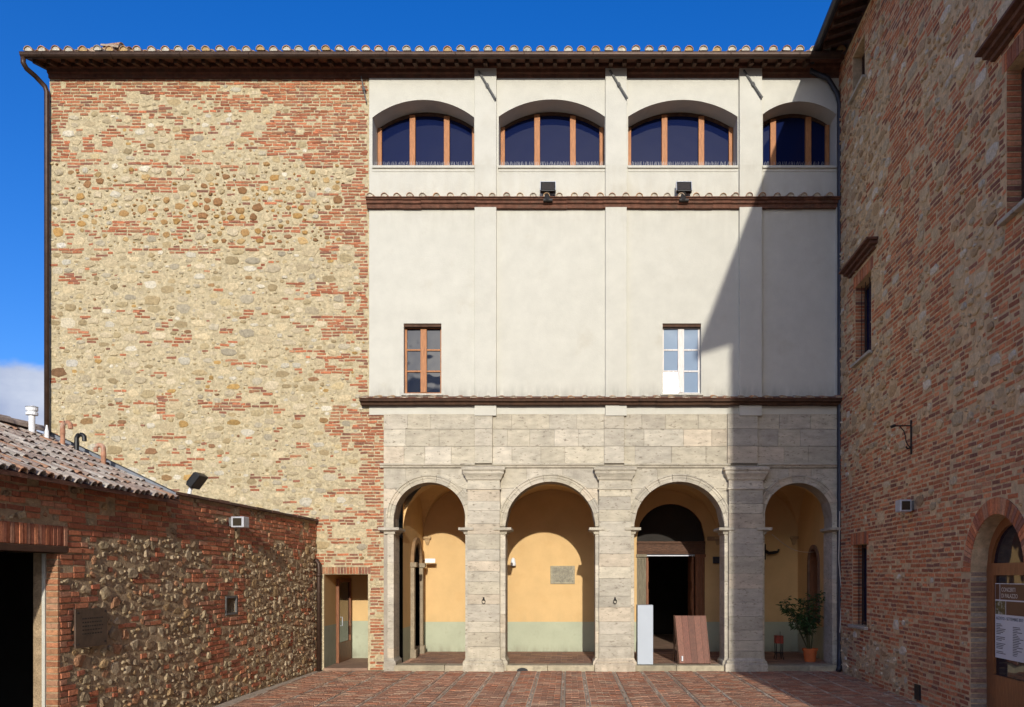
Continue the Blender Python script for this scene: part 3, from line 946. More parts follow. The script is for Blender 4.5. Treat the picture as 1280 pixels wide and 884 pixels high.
        for xa, xb in ((X(ja), X(pa)-.004), (X(pb)+.004, X(jb))):
            moulded('impost', xa+.0, xb, -.06, .6, [(0,zi-.16),(.03,zi-.15),(.04,zi-.10),(.12,zi-.07),(.15,zi-.06),(.15,zi-.0)], po) if True else None
        # capital and base of the pilaster
        zc = Z(613)
        moulded('capital', X(pa), X(pb), -.17, -.03, [(0,zc),(.03,zc+.005),(.03,zc+.04),(.0,zc+.05),(.0,zc+.22),(.03,zc+.24),(.05,zc+.30),(.085,zc+.36),(.10,zc+.37),(.10,zc+.44),(.13,zc+.46),(.13,zc+.52),(.04,zc+.55),(.0,zc+.56)], po)
        zb = Z(840)+.035
        moulded('base', X(pa), X(pb), -.17, .2, [(.10,-.01),(.10,.16),(.085,.18),(.06,.20),(.07,.235),(.05,.262),(.02,.27),(.0,.31)], po)
        moulded('base', X(ja), X(jb), -.06, .6, [(.055,-.01),(.055,.20),(.045,.23),(.02,.25),(.0,.30)], po)
        # iron ring on the pilaster face
        if (ja, jb) != piers[2][:2]:
            cx = X((pa+pb)/2); zr = Z(752, -.17); m = MB()
            m.tube([(cx, -.165, zr+.06), (cx, -.22, zr+.05)], .016, 6)
            pts = [(cx+.038*math.cos(w), -.205, zr-.0+.055*math.sin(w)) for w in [i*math.pi/6 for i in range(13)]]
            m.tube(pts, .010, 6); m.tube([(cx, -.165, zr+.10), (cx, -.18, zr+.02)], [.02,.028], 6)
            m.build('tethering_ring', M['iron'], po)
    for k, (a, b) in enumerate(ends):
        core = MB(); core.box(X(a)+.012, X(b)-(.012 if k == 0 else 0), -.045, .585, 0, Z_IMP-.12); po = core.build('pier', M['trav_plain'], PAL)
        z = Z(829); zt = Z_IMP-.12
        while z < zt-.01:
            h = rng.uniform(.3,.6)
            if zt-(z+h) < .2: h = zt-z
            m = MB(); m.box(X(a)+(.10 if k == 0 else 0), X(b), -.08, .6, z+.002, z+h-.002); m.c = [pick(rng, *TRAV)]*8
            m.build('stone_block', M['trav'], po, bevel=.004)
            z += h
        zi = Z_IMP
        moulded('impost', X(a)+.06, X(b), -.08, .6, [(0,zi-.16),(.03,zi-.15),(.04,zi-.10),(.12,zi-.07),(.15,zi-.06),(.15,zi)], po)
        moulded('base', X(a)+.1, X(b), -.08, .6, [(.06,-.01),(.06,.20),(.05,.23),(.02,.25),(.0,.30)], po)
    return wall
arcade()

# ---- loggia behind the arcade
def loggia():
    xl, xr = X(497.5), XR-.01
    y0, y1 = .6, LD
    bx = [xl, X(607), X(768.5), X(930), xr]
    spring, rise = 3.36, 1.34
    zt = spring+rise+.05
    dz = Z(777.4, LD)
    rng = random.Random(91)
    # portal opening (bay 3), side doorway (left), niche (right)
    pa, pb = X(796, LD), X(881, LD); ptop = Z(630, LD)
    port = (pa, pb, FL, stilt_arch(pa, pb, ptop))
    BWf = lambda u, v, n: (u, LD-n, v)
    def split(openings, W, u0, u1, name):
        up = sheet(W, u0, u1, dz, zt, [(a, b, max(va, dz), t) for a, b, va, t in openings if (t if not callable(t) else 9) > dz])
        lo = sheet(W, u0, u1, FL-.05, dz, [(a, b, FL-.05, dz) for a, b, va, t in openings if va < dz])
        o = up.build(name, M['ochre'], PAL); lo.build('dado', M['dado'], o)
        return o
    bw = split([port], BWf, xl, xr, 'loggia_back_wall')
    LWf = lambda u, v, n: (xl+n, u, v)
    ldoor = (1.75, 2.85, FL, stilt_arch(1.75, 2.85, 3.15))
    lw = split([ldoor], LWf, .6, LD, 'loggia_side_wall')
    RWf = lambda u, v, n: (xr-n, u, v)
    nich = (1.55, 2.35, 1.05, stilt_arch(1.55, 2.35, 2.98))
    rw = split([nich], RWf, .6, LD, 'loggia_side_wall')
    # left doorway: stone jambs, arch and timber leaf
    a, b, va, top = ldoor
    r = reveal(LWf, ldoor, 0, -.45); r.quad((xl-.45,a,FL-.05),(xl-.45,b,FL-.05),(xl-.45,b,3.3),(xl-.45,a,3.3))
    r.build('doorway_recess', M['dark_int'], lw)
    for ya, yb in ((a-.16, a), (b, b+.16)):
        m = MB(); m.box(xl-.1, xl+.10, ya, yb, FL, 2.6); m.box(xl-.1, xl+.15, ya-.04, yb+.04, FL, FL+.22); m.box(xl-.1, xl+.16, ya-.05, yb+.05, 2.5, 2.62)
        m.c = [(.30,.24,.16)]*len(m.v); m.build('doorway_jamb', M['trav'], lw, bevel=.008)
    cy, rr = (a+b)/2, (b-a)/2; zc = 3.15-rr
    vs, fs = [], []
    nseg = 16
    for i in range(nseg+1):
        w = math.pi*i/nseg
        for q, xx in ((rr, xl), (rr, xl+.08), (rr+.15, xl+.08), (rr+.15, xl)):
            vs.append((xx, cy+q*math.cos(w), zc+q*math.sin(w)))
    for i in range(nseg):
        for j in range(3): fs.append((i*4+j, i*4+j+1, i*4+5+j, i*4+4+j))
    mkobj('doorway_arch', vs, fs, M['trav'], lw, [(.26,.16,.08)]*len(vs))
    m = MB(); m.box(xl-.30, xl-.24, a+.02, b-.02, FL, 2.5); m.build('door_leaf', M['wood_brown'], lw, bevel=.01)
    # right niche: brown stone surround, dark recess
    a, b, va, top = nich
    r = reveal(RWf, nich, 0, -.35, bottom=True); r.quad((xr+.35,a,va),(xr+.35,b,va),(xr+.35,b,3.1),(xr+.35,a,3.1)); r.build('niche_recess', M['wood_brown'], rw)
    cy, rr = (a+b)/2, (b-a)/2; zc = 2.98-rr
    path = [(a, va)] + [(cy-rr*math.cos(math.pi*i/14), zc+rr*math.sin(math.pi*i/14)) for i in range(15)] + [(b, va)]
    outp = [(a-.11, va)] + [(cy-(rr+.11)*math.cos(math.pi*i/14), zc+(rr+.11)*math.sin(math.pi*i/14)) for i in range(15)] + [(b+.11, va)]
    vs, fs = [], []
    for (q, q2) in zip(path, outp): vs += [(xr, q[0], q[1]), (xr-.04, q[0], q[1]), (xr-.04, q2[0], q2[1]), (xr, q2[0], q2[1])]
    for i in range(len(path)-1):
        for j in range(3): fs.append((i*4+j, i*4+j+1, i*4+5+j, i*4+4+j))
    mkobj('niche_surround', vs, fs, M['trav'], rw, [(.20,.12,.08)]*len(vs))
    # floor of worn bricks on a stone step
    f = MB(); f.box(xl-.02, xr, -.02, LD, -.03, FL-.012); fo = f.build('loggia_floor', M['mortar_floor'], PAL)
    pieces = []
    y = .30; row = 0
    while y < LD-.05:
        x = xl + (row % 2)*.14
        while x < xr-.05:
            e = min(x+.28, xr-.01); w = min(.14, LD-.01-y)
            h = FL+rng.uniform(-.002,.002)
            vs = [(x+.003,y+.003,FL-.03),(e-.003,y+.003,FL-.03),(e-.003,y+w-.003,FL-.03),(x+.003,y+w-.003,FL-.03),(x+.005,y+.005,h),(e-.005,y+.005,h),(e-.005,y+w-.005,h),(x+.005,y+w-.005,h)]
            pieces.append((vs, [(4,5,6,7),(0,1,5,4),(1,2,6,5),(2,3,7,6),(3,0,4,7)], pick(rng,(.30,.17,.11),(.26,.15,.10),(.33,.20,.13),(.24,.15,.11)), y))
            x = e
        y += .14; row += 1
    for p in pieces[:300]: mkobj('floor_brick', p[0], p[1], M['piece'], fo, [p[2]]*8)
    mb = MB()
    for p in pieces[300:]: mb.add(p[0], p[1], p[2])
    mb.build('floor_bricks', M['piece'], fo, kind='stuff')
    # step: two long stone edges per bay
    edges = [(497,578),(636,740),(796,901),(959,1048)]
    for a, b in edges:
        xa, xb = X(a)-.06, X(b)+.06
        x = xa
        while x < xb-.05:
            e = x+rng.uniform(.8,1.3)
            if xb-e < .4: e = xb
            m = MB(); m.box(x+.003, e-.003, -.15, .296, -.02, FL+rng.uniform(-.004,.004)); m.c = [pick(rng,(.36,.31,.21),(.33,.28,.19),(.39,.33,.23))]*8
            m.build('step_stone', M['step'], fo, bevel=.018)
            x = e
    m = MB(); cx = X(653,-.15); m.add([(cx-.14,-.153,-.01)]+[(cx+.14*math.cos(math.pi-math.pi*i/8), -.153, -.01+.09*math.sin(math.pi*i/8)) for i in range(9)]+[(cx+.14,-.153,-.01)], [tuple(range(11))[::-1]]); m.build('drain_mouth', M['black'], fo)
    # groin vaults
    vb = MB(); G = 22
    cy, hy = (y0+y1)/2, (y1-y0)/2
    for xa, xb in zip(bx[:-1], bx[1:]):
        cx, hx = (xa+xb)/2, (xb-xa)/2
        vs, fs = [], []
        for i in range(G+1):
            for j in range(G+1):
                x = xa+(xb-xa)*(.5-.5*math.cos(math.pi*i/G)); y = y0+(y1-y0)*(.5-.5*math.cos(math.pi*j/G))
                a1 = math.sqrt(max(0, 1-((x-cx)/hx)**2)); a2 = math.sqrt(max(0, 1-((y-cy)/hy)**2))
                vs.append((x, y, spring+rise*max(a1, a2)))
        for i in range(G):
            for j in range(G):
                k = i*(G+1)+j
                fs.append((k, k+1, k+G+2, k+G+1))
        vb.add(vs, fs)
    vo = vb.build('vault', M['ochre'], PAL, smooth=False)
    # corbels where the vault groins land on the back wall
    for x in bx:
        m = MB(); x0 = min(max(x, xl+.12), xr-.12)
        pr = [(.03, spring-.22), (.07, spring-.12), (.08, spring-.06), (.12, spring-.04), (.12, spring+.02)]
        vs, fs = [], []
        for p, z in pr: vs += [(x0-p*.9, LD-p*1.1, z), (x0+p*.9, LD-p*1.1, z), (x0+p*.9, LD, z), (x0-p*.9, LD, z)]
        for i in range(len(pr)-1):
            for k in range(4): fs.append((i*4+k, i*4+(k+1)%4, i*4+4+(k+1)%4, i*4+4+k))
        fs.append((3,2,1,0)); L = len(pr)*4; fs.append((L-4,L-3,L-2,L-1))
        mkobj('corbel', vs, fs, M['trav'], vo, [(.42,.29,.15)]*len(vs))
    # portal: dark room, timber frame with a carved beam, fluted pilasters, fanlight
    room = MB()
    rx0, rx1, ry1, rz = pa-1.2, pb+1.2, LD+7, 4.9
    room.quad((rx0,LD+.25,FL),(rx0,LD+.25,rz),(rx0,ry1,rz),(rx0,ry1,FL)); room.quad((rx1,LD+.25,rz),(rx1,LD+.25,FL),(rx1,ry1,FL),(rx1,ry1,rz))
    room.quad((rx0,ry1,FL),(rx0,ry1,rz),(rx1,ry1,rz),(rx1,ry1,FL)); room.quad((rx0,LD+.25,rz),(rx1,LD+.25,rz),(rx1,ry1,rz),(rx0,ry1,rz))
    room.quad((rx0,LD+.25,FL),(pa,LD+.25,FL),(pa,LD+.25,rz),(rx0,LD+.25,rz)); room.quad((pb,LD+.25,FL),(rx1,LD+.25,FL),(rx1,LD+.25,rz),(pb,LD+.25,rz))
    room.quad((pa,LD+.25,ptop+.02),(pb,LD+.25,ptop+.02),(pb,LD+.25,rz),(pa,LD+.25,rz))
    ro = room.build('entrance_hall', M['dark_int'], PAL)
    q = MB(); q.quad((rx0,LD,FL+.002),(rx1,LD,FL+.002),(rx1,ry1,FL+.002),(rx0,ry1,FL+.002)); q.build('hall_floor', M['floor'], ro)
    rv = reveal(BWf, port, 0, -.26); rv.build('portal_reveal', M['wood_brown'], ro)
    zb = Z(693, LD); zbt = Z(680, LD)
    m = MB(); m.box(pa, pb, LD-.06, LD+.16, zb, zbt); m.box(pa-.0, pb, LD-.10, LD+.16, zbt, zbt+.07)
    m.box(pa, pb, LD-.08, LD+.1, zb+.06, zb+.10)
    bo = m.build('carved_beam', M['wood_carved'], PAL, bevel=.008)
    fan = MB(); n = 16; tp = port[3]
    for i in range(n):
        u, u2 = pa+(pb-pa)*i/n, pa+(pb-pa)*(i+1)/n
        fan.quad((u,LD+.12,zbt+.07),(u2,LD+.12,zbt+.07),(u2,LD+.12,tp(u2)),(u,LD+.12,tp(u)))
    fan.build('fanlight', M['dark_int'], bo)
    for xa, xb in ((pa, pa+.26), (pb-.26, pb)):
        m = MB()
        m.box(xa, xb, LD, LD+.16, FL, zb)
        for k in range(5):
            xx = xa+.03+k*.045; m.box(xx, xx+.025, LD-.035, LD, FL+.3, zb-.32)
        m.box(xa-.02, xb+.02, LD-.06, LD+.1, FL, FL+.28); m.box(xa-.02, xb+.02, LD-.06, LD+.1, zb-.08, zb)
        for ii in range(3):
            for jj in range(4):
                cx_, cz_ = xa+.045+ii*.085, zb-.29+jj*.055
                m.box(cx_-.02, cx_+.02, LD-.04, LD, cz_-.018, cz_+.018)
        m.build('door_pilaster', M['wood_grey'] if xa == pa else M['wood_brown'], bo, bevel=.004)
    m = MB(); m.box(pa+.26, pb-.26, LD+.02, LD+.1, zb-.05, zb-.0); m.build('door_head', M['grey_metal'], bo)
    for sx, xx in ((1, pa+.28), (-1, pb-.28)):
        m = MB(); m.box(min(xx, xx+sx*.06), max(xx, xx+sx*.06), LD+.17, LD+.95, FL+.02, zb-.02)
        for zz in (.5, 1.3, 2.1): m.box(min(xx-.0, xx+sx*.08), max(xx, xx+sx*.08), LD+.25, LD+.85, zz, zz+.6)
        m.build('door_leaf', M['wood_brown'], bo, bevel=.01)
    # flush service panel in the last bay
    m = MB(); px0, px1 = X(952, LD), X(985, LD); z0, z1 = dz, Z(726, LD)
    m.box(px0, px1, LD-.008, LD+.02, z0, z1); m.build('service_panel', M['ochre'], bw, bevel=.004)
    m = MB(); m.box(X(884, LD), X(905, LD)+.2, LD-.10, LD, Z(676, LD), Z(671, LD)); m.c = [(.30,.20,.11)]*8; m.build('impost_moulding', M['trav'], bw)
loggia()

# ---- eaves, gutter, roof, shell
EO = .55
def main_roof():
    rng = random.Random(101)
    xl, xr = X(30, -EO), XR-.15
    zg = Z(72, -EO)
    sl = math.radians(17)
    shell = MB()
    shell.quad((XL,0,0),(XL,0,ZTOP),(XL,DEPTH,ZTOP),(XL,DEPTH,0))
    shell.quad((XL,DEPTH,0),(XL,DEPTH,ZTOP),(XR+4,DEPTH,ZTOP),(XR+4,DEPTH,0))
    shell.build('rear_shell', M['mortar'], PAL)
    # roof slab: eaves board, slope up to the ridge, slope down behind
    ridge = DEPTH/2; zr = zg + (ridge+EO)*math.tan(sl)
    r = MB()
    t = .10
    vs = []
    for x in (xl, XR+.0):
        for y, z in ((-EO+.04, zg), (ridge, zr), (DEPTH+EO, zg)):
            vs += [(x,y,z),(x,y,z+t)]
    r.add(vs, [(0,6,8,2),(2,8,10,4),(1,3,9,7),(3,5,11,9),(0,1,7,6),(4,10,11,5),(0,2,3,1),(2,4,5,3),(6,7,9,8),(8,9,11,10)])
    ro = r.build('roof', M['terracotta'], PAL)
    # cover tiles: the eaves courses (those above lie out of sight behind them)
    x = xl+.12
    while x < XR-.05:
        for k in range(3):
            yy = -EO-.05+k*.36
            m = Matrix.Translation((x+rng.uniform(-.015,.015), yy, zg+t+(yy+EO)*math.tan(sl)+.055+rng.uniform(-.010,.016)+k*.012)) @ Matrix.Rotation(rng.uniform(-.06,.06), 4, 'Z') @ Matrix.Rotation(sl*.85, 4, 'X')
            put(rng.choice(TILES), 'tile', ro, m)
        x += .315*rng.uniform(.95,1.05)
    # loose ridge tiles heaped near the corner
    for dx, dz_, ry in ((0,.10,.1),(.25,.16,.2),(.5,.13,-.15),(-.28,.05,.3),(.3,.23,-.1)):
        m = Matrix.Translation((X(128,-EO)+dx, -.25, zg+t+.10+dz_)) @ Matrix.Rotation(1.45+ry, 4, 'Z') @ Matrix.Rotation(.12, 4, 'X')
        put(rng.choice(TILES), 'tile', ro, m)
    # rafters and the corbelled brick course under the eaves
    x = xl+.2
    while x < XR-.6:
        m = MB(); j = rng.uniform(-.01,.01)
        y0, y1 = -EO+.07, .05
        za, zb_ = zg + .03*math.tan(sl), zg+(y1+EO)*math.tan(sl)
        x0, x1 = x-.045+j, x+.045+j
        m.add([(x0,y0,za-.10),(x1,y0,za-.10),(x1,y0,za-.005),(x0,y0,za-.005),(x0,y1,zb_-.12),(x1,y1,zb_-.12),(x1,y1,zb_-.005),(x0,y1,zb_-.005)],
              [(0,1,2,3),(0,4,5,1),(1,5,6,2),(3,2,6,7),(0,3,7,4)])
        m.build('rafter', M['wood_dark'], PAL)
        x += .33
    b = MB(); sweep_front([(0,Z(99)),(.05,Z(99)),(.06,Z(95)),(.11,Z(94)),(.12,Z(90)),(.18,Z(89)),(.18,Z(84)),(0,Z(83))], XL, XR, b, 0)
    b.build('eaves_cornice', M['terracotta'], PAL)
    # gutter: half round with a rolled lip
    vs, fs = [], []
    n = 8
    pr = []
    for k in range(n+1):
        w = math.pi + math.pi*k/n
        pr.append((-EO-.06+.085*math.cos(w), zg+.03+.085*math.sin(w)))
    pr = [(pr[0][0]-.008, pr[0][1]+.012)] + pr
    pr2 = [(y*1+ (0), z+.008) for y, z in pr[::-1]]
    full = pr + pr2
    for x in (xl-.02, xr): vs += [(x, y, z) for y, z in full]
    L = len(full)
    for k in range(L): fs.append((k, L+k, L+(k+1)%L, (k+1)%L))
    fs.append(tuple(range(L))); fs.append(tuple(range(2*L-1, L-1, -1)))
    go = mkobj('gutter', vs, fs, M['gutter'], PAL)
    x = xl+.5
    while x < xr:
        m = MB(); m.tube([(x, -EO-.06+.093*math.cos(w), zg+.03+.093*math.sin(w)) for w in [math.pi+math.pi*i/8 for i in range(9)]], .008, 5)
        m.build('gutter_bracket', M['gutter'], go); x += 1.6
    # downpipe at the left corner
    dx = X(58.5, -.1); m = MB()
    m.tube([(xl+.02,-EO-.06,zg-.04),(xl+.02,-EO-.06,zg-.16),(xl+.06,-EO+.0,zg-.26),(dx-.16,-.28,Z(104)),(dx-.03,-.12,Z(112)),(dx,-.10,Z(118)),(dx,-.10,0)], .058, 10)
    m.build('downpipe', M['gutter'], PAL, smooth=True)
    # iron tie bars hanging at the pilaster heads
    for (xa, ya, xb, yb, pn) in ((452,97,459,130,.02),(599,94,620.5,130,.125),(762,93,783.5,129,.125),(928,93,950.5,128,.125)):
        m = MB(); y = -pn-.03
        m.tube([(X(xa), y, Z(ya)), (X(xb), y-.04, Z(yb))], .026 if xa > 500 else .018, 6)
        mx_, mz = (X(xa)+X(xb))/2, (Z(ya)+Z(yb))/2
        m.tube([(mx_-.01, y-.02, mz+.03), (mx_+.02, y-.02, mz-.04)], .042, 6)
        m.tube([(mx_, y+.08, mz), (mx_, y-.01, mz)], .014, 6)
        m.build('tie_bar', M['iron_grey'], PAL)
main_roof()

# ------------------------------------------------------------------ the shaded building on the right
def rpx(px, off=0.0):
    """distance along the right-hand wall (as Y) from a photo column"""
    u = px-CX; k = S*D
    return (k*(6.5-off) - u*D)/(u - k*RC)
def rz(py, Y): return Z(py, Y)
def right_building():
    RB = thing('brick_house', 'tall shaded brick and rubble house with arched door and deep eaves', 'building', (9, -11, 0))
    LEN = 23.5
    Ud = Vector((-RC, -1, 0)).normalized(); Nd = Vector((-1, RC, 0)).normalized()
    H = 14.45
    kx = math.hypot(RC, 1)
    t = lambda Y: -Y*kx                              # wall coordinate from Y
    R = Wall((6.5,0,0), Ud, Nd, 9.6, H)
    W = R.P
    # openings: (u0,u1,v0,top)
    w_mid = (t(rpx(1069)), t(rpx(1089)), 7.02, 8.72)
    w_top = (t(rpx(1066)), t(rpx(1081)), 13.06, 14.0)
    w_low = (t(rpx(1066)), t(rpx(1083.5)), 1.18, 2.96)
    w_up2 = (t(rpx(1258)), t(rpx(1258))+1.15, 7.28, 9.35)
    da, db = t(rpx(1213)), t(rpx(1213))+1.66
    door = (da, db, -.03, stilt_arch(da, db, 3.16))
    ops = [w_mid, w_top, w_low, w_up2, door]
    far = MB()
    base = sheet(W, 0, 9.6, -.05, H, ops)
    for o in ops: reveal(W, o, 0, -.30, base, bottom=True)
    wo = base.build('rubble_wall', M['mortar_pink'], RB)
    # rest of the house, beyond the frame
    f = MB()
    e = 9.6
    f.quad(W(e,-.05,0), W(LEN,-.05,0), W(LEN,H,0), W(e,H,0))
    f.quad(W(LEN,-.05,0), W(LEN,-.05,-9), W(LEN,H,-9), W(LEN,H,0)); f.quad(W(0,-.05,-9), W(0,-.05,0), W(0,H,0), W(0,H,-9))
    f.quad(W(LEN,-.05,-9), W(0,-.05,-9), W(0,H,-9), W(LEN,H,-9))
    f.build('outer_wall', M['brick_far'], RB)
    for o in ops:
        T = o[3]
        if callable(T):
            R.block_mask((R.ug > o[0]-.26) & (R.ug < o[1]+.26) & (R.vg < 3.16-.83+np.sqrt(np.maximum(0, (.83+.25)**2-(R.ug-(da+db)/2)**2))) & ((R.vg > 2.3) | ((R.ug > o[0]) & (R.ug < o[1]))))
        else:
            R.block(o[0]-.005, o[1]+.005, o[2]-.08, T + (.30 if o is w_low or o is w_mid or o is w_up2 else .0))
    n1 = value_noise(R.ug.shape, R.g, .5, .2, 111); n2 = value_noise(R.ug.shape, R.g, 1.2, 2.2, 112); n3 = value_noise(R.ug.shape, R.g, .6, .6, 113)
    hgt = R.vg
    B = np.clip(1.02 - (hgt-2.2)*.035, .50, .97)
    B = np.where((hgt > 4.6) & (n2 > .48), B-.34, B)
    B = np.where((hgt > 5.6) & (R.ug < 3.2), B-.25, B)
    B = np.where((R.ug > 3.6) & (R.ug < 5.2) & (hgt > 4.5), np.maximum(B, .9), B)
    B = np.where((hgt < .9) & (R.ug < 4.5), .55, B)
    B = np.where(hgt > 13.6, .97, B)
    isb = n1 < B
    bc = ((.50,.165,.070),(.52,.19,.085),(.45,.145,.062),(.55,.225,.105),(.34,.12,.065),(.50,.24,.13),(.26,.11,.07))
    sc_ = ((.52,.385,.23),(.49,.36,.21),(.45,.35,.22),(.54,.42,.27),(.38,.25,.14),(.56,.48,.36),(.44,.29,.15))
    R.lay_stones(np.where(isb, 0, 1.0), [(.16,.26,.40,.6,900),(.09,.16,.45,.8,4500),(.05,.09,.5,.9,12000),(.03,.05,.6,1,16000)], lambda u,v,r: pick(r, *sc_), 121, (.006,.04), 2.8, .16, .004)
    R.lay_stones(np.where(isb, .3, 1.0), [(.018,.045,.5,1.0,1500)], lambda u,v,r: pick(r,(.10,.07,.05),(.15,.09,.06)), 124, (-.014,-.004), 2.3, .2, 0)  # dark filler pieces, shade of holes between stones put into their colour
    R.lay_bricks(isb, .083, .026, (.25,.28,.13,.27,.20), lambda u,v,r: pick(r, *bc), 122, (.001,.010), .04, .006)
    rr = random.Random(123)
    # soldier-brick flat arches and the round arch over the door
    for o in (w_mid, w_up2, w_low):
        u = o[0]-.10
        while u < o[1]+.08:
            R.poly([(u,o[3]+.004),(u+.058,o[3]+.004),(u+.058,o[3]+.27),(u,o[3]+.27)], .014+rr.uniform(-.004,.004), pick(rr,*bc), rr); u += .068
    c, r0 = (da+db)/2, (db-da)/2; zc = 3.16-r0; nn = 38
    for k in range(nn):
        w0, w1 = math.pi*k/nn+.006, math.pi*(k+1)/nn-.006
        R.poly([(c+r0*math.cos(w1), zc+r0*math.sin(w1)), (c+r0*math.cos(w0), zc+r0*math.sin(w0)), (c+(r0+.24)*math.cos(w0), zc+(r0+.24)*math.sin(w0)), (c+(r0+.24)*math.cos(w1), zc+(r0+.24)*math.sin(w1))], .016, pick(rr,*bc), rr)
    R.emit(wo, lambda p: p[3]*(D/(D-p[4]))**3 if p[4] < 8.2 and p[5] < EYE+13.8*(D-p[4])/D else 0)
    # brick jambs lining the reveals
    for o in (w_mid, w_up2, w_low):
        z = o[2]
        while z < o[3]-.03:
            for uu, sg in ((o[0], 1),):
                m = MB(); q = [R.P(uu+sg*.012, z+.006, -.005), R.P(uu+sg*.012, z+.062, -.005), R.P(uu+sg*.012, z+.062, -.235), R.P(uu+sg*.012, z+.006, -.235)]
                q2 = [R.P(uu-.01, z+.006, -.005), R.P(uu-.01, z+.062, -.005), R.P(uu-.01, z+.062, -.235), R.P(uu-.01, z+.006, -.235)]
                m.add(q+q2, [(0,1,2,3),(0,4,5,1),(1,5,6,2),(3,2,6,7),(0,3,7,4)], pick(rr,*bc)); m.build('jamb_brick', M['piece'], wo)
            z += .078
    z = 0.0
    while z < zc:
        m = MB()
        q = [R.P(da+.012, z+.006, -.005), R.P(da+.012, z+.062, -.005), R.P(da+.012, z+.062, -.25), R.P(da+.012, z+.006, -.25)]
        q2 = [R.P(da-.01, z+.006, -.005), R.P(da-.01, z+.062, -.005), R.P(da-.01, z+.062, -.25), R.P(da-.01, z+.006, -.25)]
        m.add(q+q2, [(0,1,2,3),(0,4,5,1),(1,5,6,2),(3,2,6,7),(0,3,7,4)], pick(rr,(.30,.20,.14),(.33,.26,.19),(.28,.15,.10))); m.build('jamb_brick', M['piece'], wo)
        z += .078
    # windows
    def boxw(mb, u0, u1, v0, v1, n0, n1):
        vs = [W(u,v,n) for n in (n0,n1) for u,v in ((u0,v0),(u1,v0),(u1,v1),(u0,v1))]
        mb.add(vs, [(3,2,1,0),(4,5,6,7),(0,1,5,4),(1,2,6,5),(2,3,7,6),(3,0,4,7)])
    for o in (w_mid, w_top, w_low, w_up2):
        m = MB(); u0,u1,v0,v1 = o; q = .07
        boxw(m,u0,u0+q,v0,v1,-.28,-.20); boxw(m,u1-q,u1,v0,v1,-.28,-.20); boxw(m,u0+q,u1-q,v0,v0+q,-.28,-.20); boxw(m,u0+q,u1-q,v1-q,v1,-.28,-.20)
        cu = (u0+u1)/2; boxw(m,cu-.04,cu+.04,v0+q,v1-q,-.28,-.21)
        wi = m.build('window', M['wood_dark'], RB, bevel=.006)
        for a, b in ((u0+q,cu-.04),(cu+.04,u1-q)):
            p = MB(); boxw(p,a,b,v0+q,v1-q,-.25,-.24); p.build('pane', M['glass'], wi)
        if o is w_mid or o is w_low:
            g_ = MB()
            for k in range(4):
                uu = u0+(u1-u0)*(k+.5)/4; g_.tube([W(uu,v0,-.10), W(uu,v1,-.10)], .008, 5)
            g_.build('iron_grille', M['iron'], wi)
        s = MB(); boxw(s,u0-.10,u1+.10,v0-.07,v0-.005,-.2,.09); s.c = [(.42,.38,.31)]*8; s.build('window_sill', M['trav'], RB, bevel=.01)
    for o in (w_mid, w_up2):                      # tile-and-brick hoods
        v = o[3]+.34
        m = MB(); boxw(m,o[0]-.35,o[1]+.35,v,v+.07,-.02,.07); boxw(m,o[0]-.42,o[1]+.42,v+.07,v+.14,-.02,.15); boxw(m,o[0]-.46,o[1]+.46,v+.14,v+.19,-.02,.24)
        m.build('window_hood', M['terracotta'], RB, bevel=.008)
    # door in the arch: timber frame, fanlight, glass leaf
    T = door[3]
    fr = MB(); n0 = -.24
    cuv = (da+db)/2
    for (a, b, c_, e_) in ((da, da+.12, 0, zc), (db-.12, db, 0, zc), (da+.12, db-.12, zc-.05, zc+.13), (da+.12, db-.12, 0, .78), (da+.12, da+.24, .78, zc-.05), (db-.24, db-.12, .78, zc-.05)):
        boxw(fr, a, b, c_, e_, n0-.06, n0)
    ns = 18
    for i in range(ns):
        w0, w1 = math.pi*i/ns, math.pi*(i+1)/ns
        pts = [W(cuv+rr_*math.cos(w), zc+rr_*math.sin(w), n0) for rr_, w in ((r0-.14,w0),(r0,w0),(r0,w1),(r0-.14,w1))]
        fr.quad(*pts)
        fr.quad(W(cuv+(r0-.14)*math.cos(w0), zc+(r0-.14)*math.sin(w0), n0-.06), W(cuv+(r0-.14)*math.cos(w0), zc+(r0-.14)*math.sin(w0), n0), W(cuv+(r0-.14)*math.cos(w1), zc+(r0-.14)*math.sin(w1), n0), W(cuv+(r0-.14)*math.cos(w1), zc+(r0-.14)*math.sin(w1), n0-.06))
    do = fr.build('glazed_door', M['wood_door'], RB)
    p = MB(); boxw(p, da+.24, db-.24, .78, zc-.05, n0-.05, n0-.04); p.build('pane', M['glass_old'], do)
    vs = [W(cuv, zc, n0-.045)] + [W(cuv+(r0-.1)*math.cos(math.pi*i/16), zc+(r0-.1)*math.sin(math.pi*i/16), n0-.045) for i in range(17)]
    mkobj('fanlight', vs, [(0,i,i+1) for i in range(1,17)], M['glass_old'], do)
    # roof: overhanging eaves with rafters, gutter
    ov = .62; ze = 14.5; r = MB(); tan = math.tan(math.radians(17))
    e0, e1 = -.3, LEN+.55
    pr = [(ov, ze+.03), (ov, ze+.12), (-5, ze+.12+(ov+5)*tan), (-5, ze+.03+(ov+5)*tan)]
    vs = [W(u, v, n) for u in (e0, e1) for n, v in pr]
    r.add(vs, [(0,1,5,4),(1,2,6,5),(2,3,7,6),(3,0,4,7),(3,2,1,0),(4,5,6,7)])
    pr = [(-10, ze+.03), (-10, ze+.12), (-5, ze+.12+(ov+5)*tan), (-5, ze+.03+(ov+5)*tan)]
    vs = [W(u, v, n) for u in (e0, e1) for n, v in pr]
    r.add(vs, [(4,5,1,0),(5,6,2,1),(6,7,3,2),(7,4,0,3),(0,1,2,3),(7,6,5,4)])
    ro = r.build('roof', M['terracotta'], RB)
    u = .1
